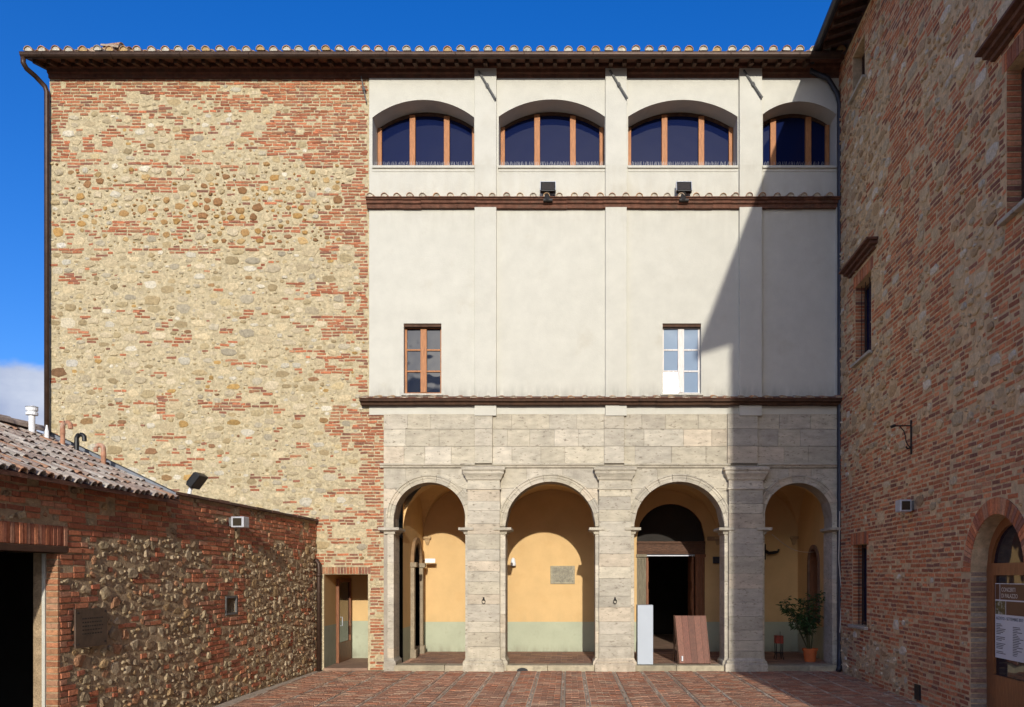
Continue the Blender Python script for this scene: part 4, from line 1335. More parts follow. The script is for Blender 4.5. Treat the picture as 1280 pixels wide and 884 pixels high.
    while u < LEN:
        m = MB()
        vs = [W(uu, v, n) for uu in (u-.05, u+.05) for n, v in ((ov-.05, ze-.08),(ov-.05, ze+.02),(-.05, ze+.02+ov*tan),(-.05, ze-.08+ov*tan))]
        m.add(vs, [(0,4,5,1),(0,3,7,4),(0,1,2,3),(4,7,6,5),(1,5,6,2)]); m.build('rafter', M['wood_dark'], ro); u += .38
    gv, fs = [], []
    gp = [(ov+.06+.09*math.cos(w), ze+.05+.09*math.sin(w)) for w in [math.pi+math.pi*i/8 for i in range(9)]]
    gp = gp + [(n, v+.008) for n, v in gp[::-1]]
    for uu in (.05, LEN+.4): gv += [W(uu, v, n) for n, v in gp]
    L = len(gp)
    for k in range(L): fs.append((k, L+k, L+(k+1)%L, (k+1)%L))
    fs += [tuple(range(L)), tuple(range(2*L-1, L-1, -1))]
    mkobj('gutter', gv, fs, M['pipe_grey'], RB)
    # downpipe in the corner
    xp, yp = X(1049.5,-.14), -.14
    m = MB(); m.tube([W(.12,ze-.03,ov+.06), W(.12,ze-.16,ov+.05), (xp-.28,-.15,ze-.36), (xp-.06,-.15,ze-.72), (xp,-.15,ze-.95), (xp,-.15,.55), (xp-.01,-.16,.35), (xp-.05,-.30,.12), (xp-.10,-.36,.03)], .062, 10)
    m.build('downpipe', M['pipe_grey'], RB, smooth=True)
    m = MB(); m.tube([(xp-.02,-.21,Z(640)), (xp-.05,-.23,Z(700)), (xp+.03,-.22,Z(745)), (xp-.02,-.22,Z(790))], .012, 6); m.build('loose_cable', M['cable'], RB)
    # small iron box low on the wall
    m = MB(); ub = t(rpx(1148)); boxw(m, ub-.12, ub+.12, .05, .32, .0, .03); m.build('meter_cover', M['iron'], RB)
    # things fixed to this wall
    ul = t(rpx(1140)); m = MB()
    L_ = thing('wall_light', 'small grey box wall light on the shaded brick wall below the iron bracket', 'wall light', W(ul, 3.55, 0))
    boxw(m, ul-.10, ul+.10, 3.46, 3.64, .0, .05); m.build('back_plate', M['iron_grey'], L_, bevel=.01)
    m = MB(); boxw(m, ul-.13, ul+.13, 3.44, 3.66, .05, .26); m.build('housing', M['grey_metal'], L_, bevel=.012)
    m = MB(); boxw(m, ul+.13, ul+.136, 3.47, 3.63, .08, .23); m.build('lens', M['lamp_glass'], L_)
    B_ = thing('iron_bracket', 'black wrought iron lantern bracket with scroll on the shaded brick wall', 'bracket', W(ul, 4.8, 0))
    m = MB(); boxw(m, ul-.015, ul+.015, 4.50, 5.12, .005, .03); m.build('wall_bar', M['iron'], B_)
    m = MB(); m.tube([W(ul,5.02,.03), W(ul,5.02,.36)], .013, 6); m.tube([W(ul,5.03,.30), W(ul,5.0,.38)], .03, 6); m.build('arm', M['iron'], B_)
    m = MB(); m.tube([W(ul,4.62+.0,.03), W(ul,4.66,.07), W(ul,4.74,.11), W(ul,4.84,.12), W(ul,4.93,.15), W(ul,5.01,.22)], .010, 6)
    m.tube([W(ul,4.62,.03), W(ul,4.60,.08), W(ul,4.64,.11)], .018, 6); m.build('scroll', M['iron'], B_)
    # poster behind the door glass
    pu0, pu1, pv0, pv1 = da+.30, db-.30, 1.05, 2.16
    PO = thing('poster', 'white concert poster with brown heading on the glazed arched door', 'poster', W((pu0+pu1)/2, pv0, n0))
    nP = n0+.004
    m = MB(); boxw(m, pu0, pu1, pv0, pv1, n0-.035, nP); m.build('sheet', M['paper'], PO)
    m = MB(); boxw(m, pu0+.16, pu1, pv1-.24, pv1-.01, nP, nP+.002); boxw(m, pu0+.34, pu1, pv1-.46, pv1-.26, nP, nP+.002); boxw(m, pu0+.01, pu0+.14, pv1-.24, pv1-.01, nP, nP+.002); m.build('heading', M['paper_brown'], PO)
    m = MB(); boxw(m, pu0+.01, pu0+.32, pv1-.46, pv1-.26, nP, nP+.002); m.build('photo_print', M['paper_photo'], PO)
    def text(body, u, v, size, mt, nn):
        c_ = bpy.data.curves.new('lettering', 'FONT'); c_.body = body; c_.size = size; c_.extrude = .0005
        tmp = bpy.data.objects.new('tmp', c_); COL.objects.link(tmp)
        bpy.context.view_layer.update()
        me = bpy.data.meshes.new_from_object(tmp.evaluated_get(bpy.context.evaluated_depsgraph_get()))
        bpy.data.objects.remove(tmp)
        vs = [W(u+p.co.x, v+p.co.y, nn+p.co.z) for p in me.vertices]; fs = [tuple(p.vertices) for p in me.polygons]
        bpy.data.meshes.remove(me)
        mkobj('lettering', vs, fs, mt, PO)
    text('CONCERTI', pu0+.20, pv1-.12, .085, M['paper_white'], nP+.004)
    text('DI PALAZZO', pu0+.20, pv1-.21, .085, M['paper_white'], nP+.004)
    text('AGOSTO - SETTEMBRE 2017', pu0+.03, pv1-.54, .065, M['ink'], nP+.002)
    rr2 = random.Random(4); m = MB()
    for cc in range(2):
        vv = pv1-.61
        while vv > pv0+.06:
            wl = rr2.uniform(.10,.30)
            if rr2.random() < .82: boxw(m, pu0+.04+cc*.50, pu0+.04+cc*.50+wl, vv, vv+.010, nP, nP+.002)
            vv -= .024
    m.build('small_print', M['ink'], PO)
    return RB

def brick_far_mat():
    m = mat('far_brickwork', (.34,.19,.12), rough=.9, n=(3,.3), bump=(.01,20))
    nt = m.node_tree; p = nt.nodes['Principled BSDF']
    geo = N(nt, 'ShaderNodeNewGeometry'); sep = N(nt, 'ShaderNodeSeparateXYZ'); cmb = N(nt, 'ShaderNodeCombineXYZ')
    wire(nt, geo, 'Position', sep, 'Vector')
    ad = N(nt, 'ShaderNodeMath', operation='ADD'); wire(nt, sep, 'X', ad, 0); wire(nt, sep, 'Y', ad, 1)
    wire(nt, ad, 'Value', cmb, 'X'); wire(nt, sep, 'Z', cmb, 'Y')
    br = N(nt, 'ShaderNodeTexBrick'); br.inputs['Scale'].default_value = 1
    br.inputs['Brick Width'].default_value = .27; br.inputs['Row Height'].default_value = .08; br.inputs['Mortar Size'].default_value = .009
    br.inputs['Color1'].default_value = (.33,.12,.065,1); br.inputs['Color2'].default_value = (.26,.11,.07,1); br.inputs['Mortar'].default_value = (.42,.32,.22,1)
    wire(nt, cmb, 'Vector', br, 'Vector'); wire(nt, br, 'Color', p, 'Base Color')
    return m
M['brick_far'] = brick_far_mat()
M['wood_door'] = mat('orange_brown_door_wood', (.30,.115,.040), rough=.4, n=(9,.3), stretch=(4,4,.5), bump=(.002,40))
RB = right_building()

# ------------------------------------------------------------------ low outbuilding on the left
AX = -6.05
AT = .040                                          # the outbuilding wall turns away from square by this much
def apx(px): u = (px-CX)/S; return (AX-u)/(u/D-AT)            # Y on the outbuilding wall from a photo column
def annex():
    AN = thing('outbuilding', 'low brick and rubble outbuilding wall with tiled lean roof and dark doorway', 'building', (-7.5, -8, 0))
    Y0 = -14.0; H = 3.58
    R = Wall((AX, Y0, 0), (0,1,0), (1,0,0), -Y0, H)
    W = R.P
    t = lambda Y: Y-Y0
    dj = t(apx(72)); zt = 2.56
    op = (.5, dj, -.05, zt)
    hat = (t(apx(282.5)), t(apx(295)), 1.58, 1.87)
    base = sheet(W, 0, -Y0, -.05, H, [op, hat])
    reveal(W, op, 0, -.32, base); reveal(W, hat, 0, -.25, base, bottom=True)
    wo = base.build('rubble_wall', M['mortar_dark'], AN)
    b = MB()
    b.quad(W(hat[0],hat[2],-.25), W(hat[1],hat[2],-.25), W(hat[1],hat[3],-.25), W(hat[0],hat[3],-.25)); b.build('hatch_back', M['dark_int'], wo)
    m = MB()
    u0,u1,v0,v1 = hat
    for a,b_,c,d in ((u0-.03,u0+.01,v0-.03,v1+.03),(u1-.01,u1+.03,v0-.03,v1+.03),(u0+.01,u1-.01,v0-.03,v0+.01),(u0+.01,u1-.01,v1-.01,v1+.03)):
        vs = [W(u,v,n) for n in (-.02,.015) for u,v in ((a,c),(b_,c),(b_,d),(a,d))]; m.add(vs, [(3,2,1,0),(4,5,6,7),(0,1,5,4),(1,2,6,5),(2,3,7,6),(3,0,4,7)])
    m.build('hatch_frame', M['iron_grey'], wo)
    R.block(op[0]-.01, op[1]+.004, 0, zt+.36)
    R.block(op[0]-.01, op[1]+.17, zt, zt+.36)
    R.block(hat[0]-.04, hat[1]+.04, hat[2]-.04, hat[3]+.04)
    # photo column / row of every wall cell, to place the stone patches
    Yg = R.ug + Y0; dep = (D+Yg)/D
    px = CX + AX*S/dep; py = CY - (R.vg-EYE)*S/dep
    n1 = value_noise(R.ug.shape, R.g, .4, .12, 131); n3 = value_noise(R.ug.shape, R.g, .35, .35, 132)
    e = 26*(n3-.5)
    st = ((px+e > 150) & (px+e < 272) & (py+e > 684)) | ((px+e > 312) & (px < 397) & (py+e > 690) & (py+e < 848))
    st |= ((px+e > 170) & (px+e < 262) & (py > 684))
    band = ((py > 742+e*.5) & (py < 756+e*.5) & (px < 250)) | ((py > 776+e*.3) & (py < 786+e*.3) & (px < 300))
    B = np.where(st, .24, .95); B = np.where(st & band, .6, B)
    B = np.where((px > 20) & (px < 75) & (py > 640) & (py < 668), .45, B)
    B = np.where((px > 272) & (px < 318) & (py > 690), .82, B)
    B = np.where((px+e > 140) & (py > 850), .35, B)
    isb = n1 < B
    sc_ = ((.38,.29,.175),(.34,.26,.155),(.40,.31,.20),(.30,.22,.135),(.36,.24,.12),(.25,.17,.10),(.33,.17,.09))
    bc = ((.42,.145,.07),(.36,.12,.062),(.45,.175,.09),(.30,.11,.062),(.42,.20,.12),(.47,.18,.09))
    R.lay_stones(np.where(isb, 0, 1.0), [(.09,.15,.5,.9,1500),(.06,.10,.6,1.0,5000),(.04,.065,.6,1.1,12000),(.022,.04,.7,1.1,16000)], lambda u,v,r: pick(r, *sc_), 141, (.008,.036), 2.8, .30, gap=.0, n=7, top=.74, pack=.82)
    R.lay_bricks(isb, .080, .016, (.25,.28,.14,.26), lambda u,v,r: pick(r, *bc), 142, (.004,.022), .02, .005)
    rr = random.Random(143)
    # soldier course and timber lintel over the doorway
    u = op[0]
    while u < op[1]+.15:
        R.poly([(u,zt+.09),(u+.058,zt+.09),(u+.058,zt+.34),(u,zt+.34)], .016+rr.uniform(-.006,.006), pick(rr,*bc), rr); u += .068
    R.emit(wo, lambda p: p[3]*(D/(D+p[4]+Y0))**3 if p[4]+Y0 > -11.0 and p[5] > EYE-(884-CY)/S*(D+p[4]+Y0)/D else 0, ms='rough_piece')
    m = MB(); m.box(AX-.30, AX+.025, Y0+.4, Y0+dj+.16, zt, zt+.085); m.build('timber_lintel', M['wood_dark'], wo, bevel=.01)
    # brick jamb facing the camera
    z = 0
    yj = Y0+dj
    while z < zt-.02:
        m = MB(); w_ = rr.choice((.12,.16,.11)); j = rr.uniform(-.004,.004)
        m.box(AX-.14+j, AX+.008, yj-.018, yj+.03, z+.007, z+.066, pick(rr,(.38,.16,.08),(.42,.20,.10),(.36,.19,.11))); m.build('jamb_brick', M['piece'], wo)
        z += .080
    m = MB(); m.box(AX-.19, AX-.15, yj-.03, yj+.02, 0, zt-.01); m.build('door_trim', M['plaster'], wo)
    # dark room behind the doorway
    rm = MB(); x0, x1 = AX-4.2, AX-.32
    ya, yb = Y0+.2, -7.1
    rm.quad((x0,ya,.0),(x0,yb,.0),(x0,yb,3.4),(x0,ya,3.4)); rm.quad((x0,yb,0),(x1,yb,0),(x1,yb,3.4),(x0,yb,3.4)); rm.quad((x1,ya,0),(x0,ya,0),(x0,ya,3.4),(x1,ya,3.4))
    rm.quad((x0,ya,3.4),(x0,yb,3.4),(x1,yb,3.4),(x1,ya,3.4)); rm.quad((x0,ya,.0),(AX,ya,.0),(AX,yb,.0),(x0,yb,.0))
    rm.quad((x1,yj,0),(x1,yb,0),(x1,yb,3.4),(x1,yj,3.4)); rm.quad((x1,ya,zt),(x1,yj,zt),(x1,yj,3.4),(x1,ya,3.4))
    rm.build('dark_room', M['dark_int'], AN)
    # inner face, near end, top of the garden-wall length
    m = MB(); m.quad((AX-.35,0,0),(AX-.35,Y0,0),(AX-.35,Y0,H),(AX-.35,0,H)) if False else None
    m.quad((AX-.35,-7.0,0),(AX-.35,-7.0,H),(AX-.35,0,H),(AX-.35,0,0)); m.quad((AX,Y0,0),(AX,Y0,H),(AX-6,Y0,H),(AX-6,Y0,0)); m.quad((AX-6,Y0,0),(AX-6,Y0,H),(AX-6,-7,H),(AX-6,-7,0))
    m.quad((AX-6,-6.95,0),(AX-6,-6.95,H),(AX-.35,-6.95,H),(AX-.35,-6.95,0))
    m.build('rear_wall', M['mortar_dark'], AN)
    # thin coping along the free length of wall
    y = -6.75
    while y < -.08:
        e_ = min(y+rr.uniform(.30,.42), -.05)
        m = MB(); m.box(AX-.40, AX+.07+rr.uniform(-.01,.015), y, e_-.006, H-.005, H+.045+rr.uniform(-.006,.006)); m.c = [pick(rr,(.13,.08,.055),(.16,.09,.06),(.11,.075,.055))]*8
        m.build('coping_tile', M['piece'], wo, bevel=.006); y = e_
    # roof of half-round tiles over the near part
    rt = math.radians(25); yv = -6.9
    xe, xr_ = AX+.22, AX-2.02
    zr = H-.03+ (AX-xr_)*math.tan(rt); ze = H-.03-(xe-AX)*math.tan(rt)
    zf = lambda x: zr-(x-xr_)*math.tan(rt)
    s = MB()
    vs = []
    for yy in (Y0-.3, yv):
        vs += [(xe,yy,ze-.05),(xe,yy,ze),(xr_,yy,zr),(xr_-2.6,yy,zr-2.6*math.tan(rt)),(xr_-2.6,yy,zr-2.6*math.tan(rt)-.05),(xr_,yy,zr-.05)]
    s.add(vs, [(0,1,7,6),(1,2,8,7),(2,3,9,8),(3,4,10,9),(4,5,11,10),(5,0,6,11),(0,5,2,1),(5,4,3,2),(6,7,8,11),(11,8,9,10)])
    ro = s.build('roof', M['terracotta'], AN)
    gb = MB(); gb.add([(AX-.05,yv-.1,H-.3),(AX-.05,yv-.1,H),(xr_,yv-.1,zr-.06),(xr_-2.4,yv-.1,H),(xr_-2.4,yv-.1,H-.3)], [(0,1,2,3,4)]); gb.build('gable', M['mortar_dark'], AN)
    cols_a = ((.36,.28,.22),(.40,.34,.28),(.31,.23,.18),(.37,.31,.26),(.40,.22,.13),(.28,.21,.17),(.43,.38,.32))
    CT = [tile_mesh('tile', L=.36, r0=.070, r1=.056, n=5, col=c) for c in cols_a]
    Lr = (xe-xr_)/math.cos(rt); nr = 8; stp = Lr/nr
    yy = yv-.10
    while yy > -12.6:
        for k in range(nr):
            for ch in (0,):
                d_ = Lr - k*stp + .0 + rr.uniform(-.02,.02)
                x = xr_ + d_*math.cos(rt); z = zr - d_*math.sin(rt)
                # local +Y of the tile points up the slope (towards -X, +Z)
                base_m = Matrix(((0,-math.cos(rt),math.sin(rt),x),(1,0,0,yy + (.105 if ch else 0)),(0,math.sin(rt),math.cos(rt),z),(0,0,0,1)))
                up = .004
                loc = Matrix.Translation((rr.uniform(-.010,.010), 0, up + rr.uniform(-.006,.012)))
                rot = Matrix.Rotation(rr.uniform(-.05,.05), 4, 'Z') @ Matrix.Rotation(-.035, 4, 'X')
                if ch: rot = rot @ Matrix.Rotation(math.pi, 4, 'Y')
                put(rr.choice(CT), 'tile', ro, base_m @ loc @ rot)
        yy -= .165
    # ridge tiles
    yy = yv+.02
    RT = [tile_mesh('tile', L=.46, r0=.12, r1=.10, n=6, col=c) for c in cols_a[:4]]
    while yy > -12.6:
        m = Matrix.Translation((xr_, yy, zr+.05)) @ Matrix.Rotation(math.pi+rr.uniform(-.04,.04), 4, 'Z')
        put(rr.choice(RT), 'ridge_tile', ro, m); yy -= .40
    # verge flashing and heap of tile ends
    m = MB(); m.add([(xe-.1,yv+.06,zf(xe-.1)-.03),(xr_,yv+.06,zr-.03),(xr_,yv+.06,zr+.12),(xe-.1,yv+.06,zf(xe-.1)+.10),(xe-.1,yv-.03,zf(xe-.1)+.12),(xr_,yv-.03,zr+.14)], [(0,1,2,3),(3,2,5,4)][::1])
    m.build('flashing', M['flashing'], ro)
    # flues: two terracotta hooks, one black cowl, one white metal chimney
    def hook(px, ytop, ybase, r, mt, sgn, name):
        Yp = yv-.25; x = X(px, Yp)-AT*Yp; z0, z1 = zf(x)-.02, Z(ytop, Yp)
        m = MB(); R_ = .062
        pts = [(x,Yp,z0),(x,Yp,z1-R_)] + [(x+sgn*(R_-R_*math.cos(w)), Yp, z1-R_+R_*math.sin(w)) for w in [math.pi*i/8 for i in range(1,8)]] + [(x+sgn*2*R_, Yp, z1-R_-.04)]
        m.tube(pts, r, 10); m.tube([(x,Yp,z1-R_-.12),(x,Yp,z1-R_-.05)], r*1.15, 10)
        m.build(name, M[mt], ro, smooth=False)
    hook(75, 527, 545, .035, 'flue', 1, 'flue_pipe')
    hook(127.5, 556, 572, .035, 'flue', -1, 'flue_pipe')
    hook(93, 542.5, 548, .034, 'black', 1, 'flue_pipe')
    Yp = yv-.5; x = X(35.5, Yp)-AT*Yp; zb = Z(531, Yp); m = MB(); z1 = Z(510, Yp)
    m.lathe((x,Yp,zb-.3), [(.045,0),(.045,.3+.16),(.085,.3+.16),(.085,.3+.20),(.06,.3+.21),(.085,.3+.23),(.085,.3+.27),(.05,.3+.275),(.09,.3+.285),(.02,.3+.31)], 14)
    m.build('metal_chimney', M['white_metal'], ro)
    x2 = X(56, yv-.4)-AT*yv; m = MB(); m.lathe((x2,yv-.4,zf(x2)-.2), [(.04,0),(.03,.36),(.02,.40),(.012,.46)], 10); m.build('vent_cap', M['white_metal'], ro)
    # downpipe at the corner with the palace
    dx, dy = AX+.10, -.12
    m = MB(); m.tube([(AX-.02,dy,2.62),(AX+.05,dy,2.64),(dx,dy,2.55),(dx+.01,dy,2.40),(dx,dy,2.2),(dx,dy,.0)], .055, 10); m.tube([(dx,dy,2.25),(dx,dy,2.33)], .066, 10)
    m.build('downpipe', M['gutter'], AN, smooth=True)
    # ---- things on this wall
    Yl = apx(288); zl = 3.26
    L_ = thing('wall_light', 'small pale grey box wall light high on the sunlit outbuilding wall', 'wall light', (AX, Yl, zl))
    m = MB(); m.box(AX, AX+.06, Yl-.09, Yl+.09, zl-.08, zl+.08); m.build('back_plate', M['iron_grey'], L_, bevel=.01)
    m = MB(); m.box(AX+.06, AX+.30, Yl-.12, Yl+.12, zl-.10, zl+.10); m.build('housing', M['grey_metal'], L_, bevel=.012)
    m = MB(); m.box(AX+.10, AX+.26, Yl-.126, Yl-.12, zl-.07, zl+.07); m.build('lens', M['lamp_glass'], L_)
    ya, yb = apx(87), apx(127)
    P_ = thing('wall_plaque', 'square brown metal plaque on the outbuilding wall beside the dark doorway', 'plaque', (AX, (ya+yb)/2, 1.32))
    m = MB(); m.box(AX+.05, AX+.075, ya, yb, 1.33, 1.84); m.build('plate', M['plaque_brown'], P_, bevel=.004)
    for yy in (ya+.05, yb-.05):
        for zz in (1.38, 1.79):
            m = MB(); m.tube([(AX-.01,yy,zz),(AX+.085,yy,zz)], .012, 8); m.build('fixing_bolt', M['iron'], P_)
    m = MB(); rr3 = random.Random(8); zz = 1.70
    while zz > 1.45:
        y_ = ya+.14
        while y_ < yb-.12:
            wl = rr3.uniform(.02,.05); m.box(AX+.075, AX+.0765, y_, y_+wl, zz, zz+.018); y_ += wl+.018
        zz -= .05
    m.build('worn_lettering', M['iron'], P_)
    # floodlight standing on the wall top
    Yf = -6.0; xf = X(252, Yf); xf = AX-.10; zf0 = H+.04
    F_ = thing('floodlight', 'black tilted floodlight on a white stub standing on the outbuilding wall top', 'floodlight', (xf, Yf, zf0))
    m = MB(); m.tube([(xf,Yf,zf0-.02),(xf+.03,Yf,zf0+.10),(xf+.07,Yf,zf0+.17)], .032, 8); m.build('stub', M['white_metal'], F_)
    m = MB(); m.box(-.09,.09,-.16,.16,-.055,.055); m.box(-.075,.075,-.13,.13,.055,.085)
    hb = m.build('housing', M['black'], F_, bevel=.02)
    rot = Matrix.Translation((xf+.15, Yf, zf0+.25)) @ Matrix.Rotation(math.radians(-52), 4, 'Y') @ Matrix.Scale(1.5, 4, (1,0,0))
    hb.data.transform(rot)
    piv = Vector((AX,0,0)); Rm = Matrix.Rotation(-AT, 4, 'Z')
    for o in (AN, L_, P_, F_):
        o.location = piv + Rm @ (o.location-piv); o.rotation_euler = (0,0,-AT)
    return AN
annex()

# ------------------------------------------------------------------ movable and fixed things at the palace
def floodlight(px, label):
    x = X(px, -.25); y = -.22; z0 = Z(250, -.25)
    F_ = thing('floodlight', label, 'floodlight', (x, y, z0-.02))
    m = MB(); m.tube([(x-.02,y,z0-.02),(x-.02,y,z0+.10),(x,y+.02,z0+.22)], [.09,.075,.06], 8); m.box(x-.11,x+.11,y-.07,y+.07,z0-.03,z0+.015); m.build('stand', M['iron'], F_)
    m = MB(); m.box(-.17,.17,-.05,.06,-.12,.12); h = m.build('housing', M['black'], F_, bevel=.015)
    T_ = Matrix.Translation((x, y, z0+.30)) @ Matrix.Rotation(math.radians(-14), 4, 'X'); h.data.transform(T_)
    m = MB(); m.box(-.145,.145,-.056,-.05,-.095,.095); g_ = m.build('lens', M['lamp_glass'], F_); g_.data.transform(T_)
    m = MB(); m.box(-.185,.185,-.065,.05,.115,.13); m.box(-.185,-.172,-.065,.05,-.11,.115); m.box(.172,.185,-.065,.05,-.11,.115); v = m.build('visor', M['grey_metal'], F_); v.data.transform(T_)
    m = MB(); m.tube([(x+.10,y,z0+.30),(x+.17,y,z0+.20),(x+.12,y,z0+.08),(x+.04,y,z0+.02)], .010, 6); m.build('cable', M['black'], F_)
floodlight(685, 'black floodlight on the tiled cornice above the blank plaster bay between the windows')
floodlight(855, 'black floodlight on the tiled cornice above the bright glaring casement window')

def loggia_things():
    # stone tablet on the back wall
    m = MB(); a, b = X(688, LD), X(718.5, LD); z0, z1 = Z(730, LD), Z(707.5, LD)
    P_ = thing('stone_tablet', 'grey inscribed stone tablet on the sunlit ochre loggia wall', 'tablet', ((a+b)/2, LD, z0))
    m.box(a, b, LD-.035, LD, z0, z1); m.build('slab', M['plaque'], P_, bevel=.006)
    rr = random.Random(12); m = MB(); zz = z1-.07
    while zz > z0+.05:
        x = a+.06
        while x < b-.08:
            w = rr.uniform(.015,.05); m.box(x, x+w, LD-.0365, LD-.035, zz, zz+.012); x += w+.012
        zz -= .034
    m.build('inscription', M['iron_grey'], P_)
    # white lamp on the side of the pier shadow, bay 2
    x, z = X(641, 3.2), Z(702, 3.2); yy = LD
    L_ = thing('wall_lamp', 'small white bell shaped lamp on the loggia back wall left of the tablet', 'wall lamp', (x, LD, z))
    m = MB(); m.box(x-.05, x+.05, LD-.02, LD, z-.13, z-.03); m.tube([(x,LD-.02,z-.10),(x,LD-.14,z-.12)], .015, 6); m.build('arm', M['iron'], L_)
    m = MB(); m.lathe((x, LD-.14, z-.12), [(.075,0),(.08,.03),(.065,.14),(.05,.20),(.02,.23)], 14); m.build('shade', M['white_metal'], L_, smooth=True)
    # white notice sign on bracket near the left doorway
    x0, z = X(531, 3.0), Z(701, 3.0)
    S_ = thing('notice_sign', 'small white notice sign on a bracket beside the left loggia doorway', 'sign', (X(497.5), 3.05, z))
    m = MB(); m.box(x0+.0, x0+.28, 3.04, 3.06, z-.06, z+.06); m.build('panel', M['white_metal'], S_)
    m = MB(); m.tube([(X(497.5),3.07,z+.0),(x0+.12,3.07,z+.0)], .01, 6); m.build('bracket', M['iron'], S_)
    # black lantern bracket in the shaded bay
    x, z = X(957, LD), Z(690, LD)
    B_ = thing('iron_bracket', 'black iron lamp bracket on the shaded ochre loggia wall', 'bracket', (x, LD, z))
    m = MB(); m.box(x-.05, x+.0, LD-.03, LD, z-.22, z+.22); m.build('back_plate', M['iron'], B_)
    m = MB(); m.tube([(x,LD-.03,z+.02),(x+.06,LD-.10,z-.04),(x+.20,LD-.16,z-.02),(x+.30,LD-.18,z+.0),(x+.33,LD-.18,z+.07)], [.04,.05,.045,.03,.035], 7); m.build('arm', M['iron'], B_)
    # grey junction box in bay 3
    x, z = X(897, LD), Z(700, LD); m = MB(); m.box(x-.14, x+.06, LD-.09, LD, z-.10, z+.09); o = m.build('junction_box', M['pipe_grey'], None, bevel=.01); tag(o, 'grey junction box on the loggia wall right of the dark portal', 'junction box')
    # cable sagging across the last bay
    m = MB(); pa, pb = Vector((X(965,.3), .3, Z(668,.3))), Vector((X(1018,2.0), 2.0, Z(690,2.0)))
    pts = [tuple(pa.lerp(pb, i/14) - Vector((0,0,.16*math.sin(math.pi*i/14)))) for i in range(15)]
    m.tube(pts, .006, 5); o = m.build('cable', M['cable']); tag(o, 'thin pale cable sagging across the shaded loggia bay with the potted plant', 'cable')
    # white plinth
    a, b, z0, z1 = X(797,.0), X(816.5,.0), FL, Z(756.5,.0)
    m = MB(); m.box(a, b, .02, .02+(b-a), FL+.005, z1); o = m.build('display_plinth', M['white'], None, bevel=.006); tag(o, 'tall plain white display plinth standing on the step of the portal bay', 'plinth')
    # A-frame board of red-brown planks
    a, b = X(849,.15), X(888,.15); z1 = Z(770,.15)
    A_ = thing('sign_board', 'blank red brown wooden folding sign board leaning beside the portal', 'sign board', ((a+b)/2, .35, FL))
    n = 5; rr = random.Random(6); z1 = z1-.005
    for i in range(n):
        x0, x1 = a+(b-a)*i/n+.002, a+(b-a)*(i+1)/n-.002
        m = MB(); c = pick(rr,(.16,.062,.036),(.15,.055,.033),(.175,.07,.042))
        yb, yt = .10, .38
        sh = -.07
        m.add([(x0,yb,FL+.02),(x1,yb,FL+.02),(x1+sh,yt,z1),(x0+sh,yt,z1),(x0,yb+.025,FL+.02),(x1,yb+.025,FL+.02),(x1+sh,yt+.025,z1),(x0+sh,yt+.025,z1)], [(0,1,2,3),(7,6,5,4),(0,4,5,1),(1,5,6,2),(2,6,7,3),(3,7,4,0)], c)
        m.build('plank', M['wood_board'], A_)
    for x in (a-.02, b-.02):
        m = MB(); m.tube([(x,.11,FL),(x-.07,.40,z1+.01)], .018, 6); m.tube([(x-.02,.78,FL),(x-.07,.41,z1)], .018, 6); m.build('leg', M['wood_dark'], A_)
    m = MB(); m.tube([(a-.04,.60,FL+.4),(b-.04,.60,FL+.4)], .012, 6); m.build('brace', M['wood_dark'], A_)
    m = MB(); m.box(a+.05,a+.085,.075,.10,FL+.08,FL+.20); m.build('paper_tag', M['paper'], A_)
    # iron stand with a dull red box
    x, y = X(973.5,1.3), 1.3; z1 = Z(793,1.3)
    T_ = thing('iron_stand', 'small black iron stand holding a dull red box in the shaded loggia bay', 'stand', (x, y, FL))
    for sx in (-1,1):
        for sy in (-1,1):
            m = MB(); m.tube([(x+sx*.10,y+sy*.10,FL),(x+sx*.075,y+sy*.075,FL+.12),(x+sx*.09,y+sy*.08,z1-.03)], .012, 6); m.build('leg', M['iron'], T_)
    m = MB(); m.box(x-.10,x+.10,y-.10,y+.10,FL+.16,FL+.18); m.box(x-.005,x+.005,y-.14,y-.13,FL+.02,z1+.08); m.build('shelf', M['iron'], T_)
    m = MB(); m.box(x-.10,x+.10,y-.09,y+.09,z1-.23,z1-.03); m.build('box', M['red_metal'], T_, bevel=.01)
    # potted plant
    x, y = X(1012.5,.75), .75
    P_ = thing('potted_plant', 'leafy green plant in a terracotta pot standing in the shaded loggia bay', 'plant', (x, y, FL))
    m = MB(); m.lathe((x,y,FL), [(.13,0),(.17,.27),(.19,.27),(.195,.33),(.17,.33),(.165,.29)], 20); m.build('pot', M['pot'], P_, smooth=False)
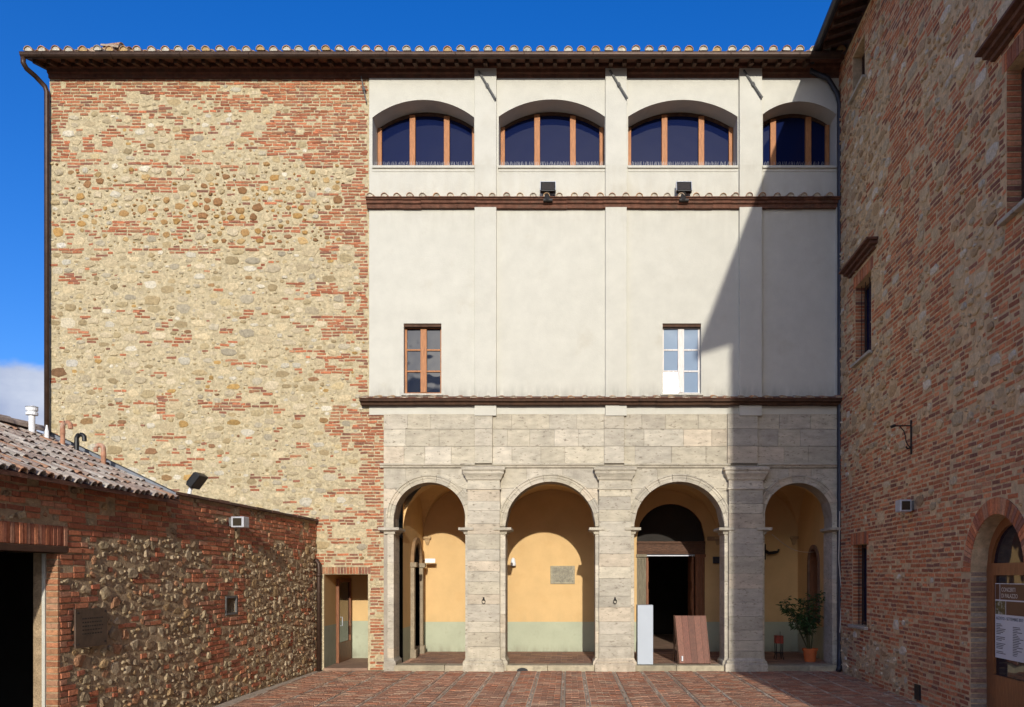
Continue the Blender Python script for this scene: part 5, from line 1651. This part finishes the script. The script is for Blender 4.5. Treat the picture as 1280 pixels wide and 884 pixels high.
    m = MB(); m.lathe((x,y,FL+.26), [(.16,0),(.15,.03)], 16); m.build('soil', M['soil'], P_)
    rr = random.Random(77); sm, lm = MB(), MB()
    def leaf(p, d, L, w):
        d = Vector(d).normalized(); s_ = d.cross(Vector((rr.uniform(-.3,.3),rr.uniform(-.3,.3),1))).normalized(); up = s_.cross(d)
        p = Vector(p); c = pick(rr,(.035,.075,.022),(.05,.10,.03),(.028,.06,.02),(.06,.11,.035))
        a = [p, p+d*L*.3+s_*w*.45+up*.01, p+d*L*.7+s_*w*.4-up*.0, p+d*L-up*L*.25, p+d*L*.7-s_*w*.4, p+d*L*.3-s_*w*.45+up*.01, p+d*L*.5-up*.012]
        lm.add([tuple(q) for q in a], [(0,1,6),(1,2,6),(2,3,6),(3,4,6),(4,5,6),(5,0,6)], c)
    for k in range(11):
        an = rr.uniform(0, 6.28); h = rr.uniform(.75, 1.5); lean = rr.uniform(.06,.36)
        if k < 3: an = 3.14+rr.uniform(-.5,.3); lean = .55+.1*k; h = 1.0+.14*k
        p0 = Vector((x+.05*math.cos(an), y+.05*math.sin(an), FL+.28)); p2 = Vector((x+lean*math.cos(an), y+lean*math.sin(an), FL+.28+h)); p1 = (p0+p2)/2+Vector((0,0,.15))
        P3 = lambda t_: p0*(1-t_)**2+p1*2*t_*(1-t_)+p2*t_*t_
        sm.tube([tuple(P3(i/6)) for i in range(7)], [.013,.012,.011,.009,.008,.006,.004], 5)
        for i in range(46):
            t_ = rr.uniform(.30,1.0)**.8; q = P3(t_); a2 = rr.uniform(0,6.28); tw = Vector((math.cos(a2), math.sin(a2), rr.uniform(-.2,.5))).normalized()
            ln = rr.uniform(.05,.20); e_ = q+tw*ln
            sm.tube([tuple(q), tuple(e_)], .003, 3, False)
            for _ in range(2): leaf(e_-tw*rr.uniform(0,.06), tw+Vector((rr.uniform(-.7,.7),rr.uniform(-.7,.7),rr.uniform(-.5,.3))), rr.uniform(.07,.13), rr.uniform(.03,.05))
    sm.build('stem', M['stem'], P_); lm.build('foliage', M['leaf'], P_, kind='stuff')
loggia_things()
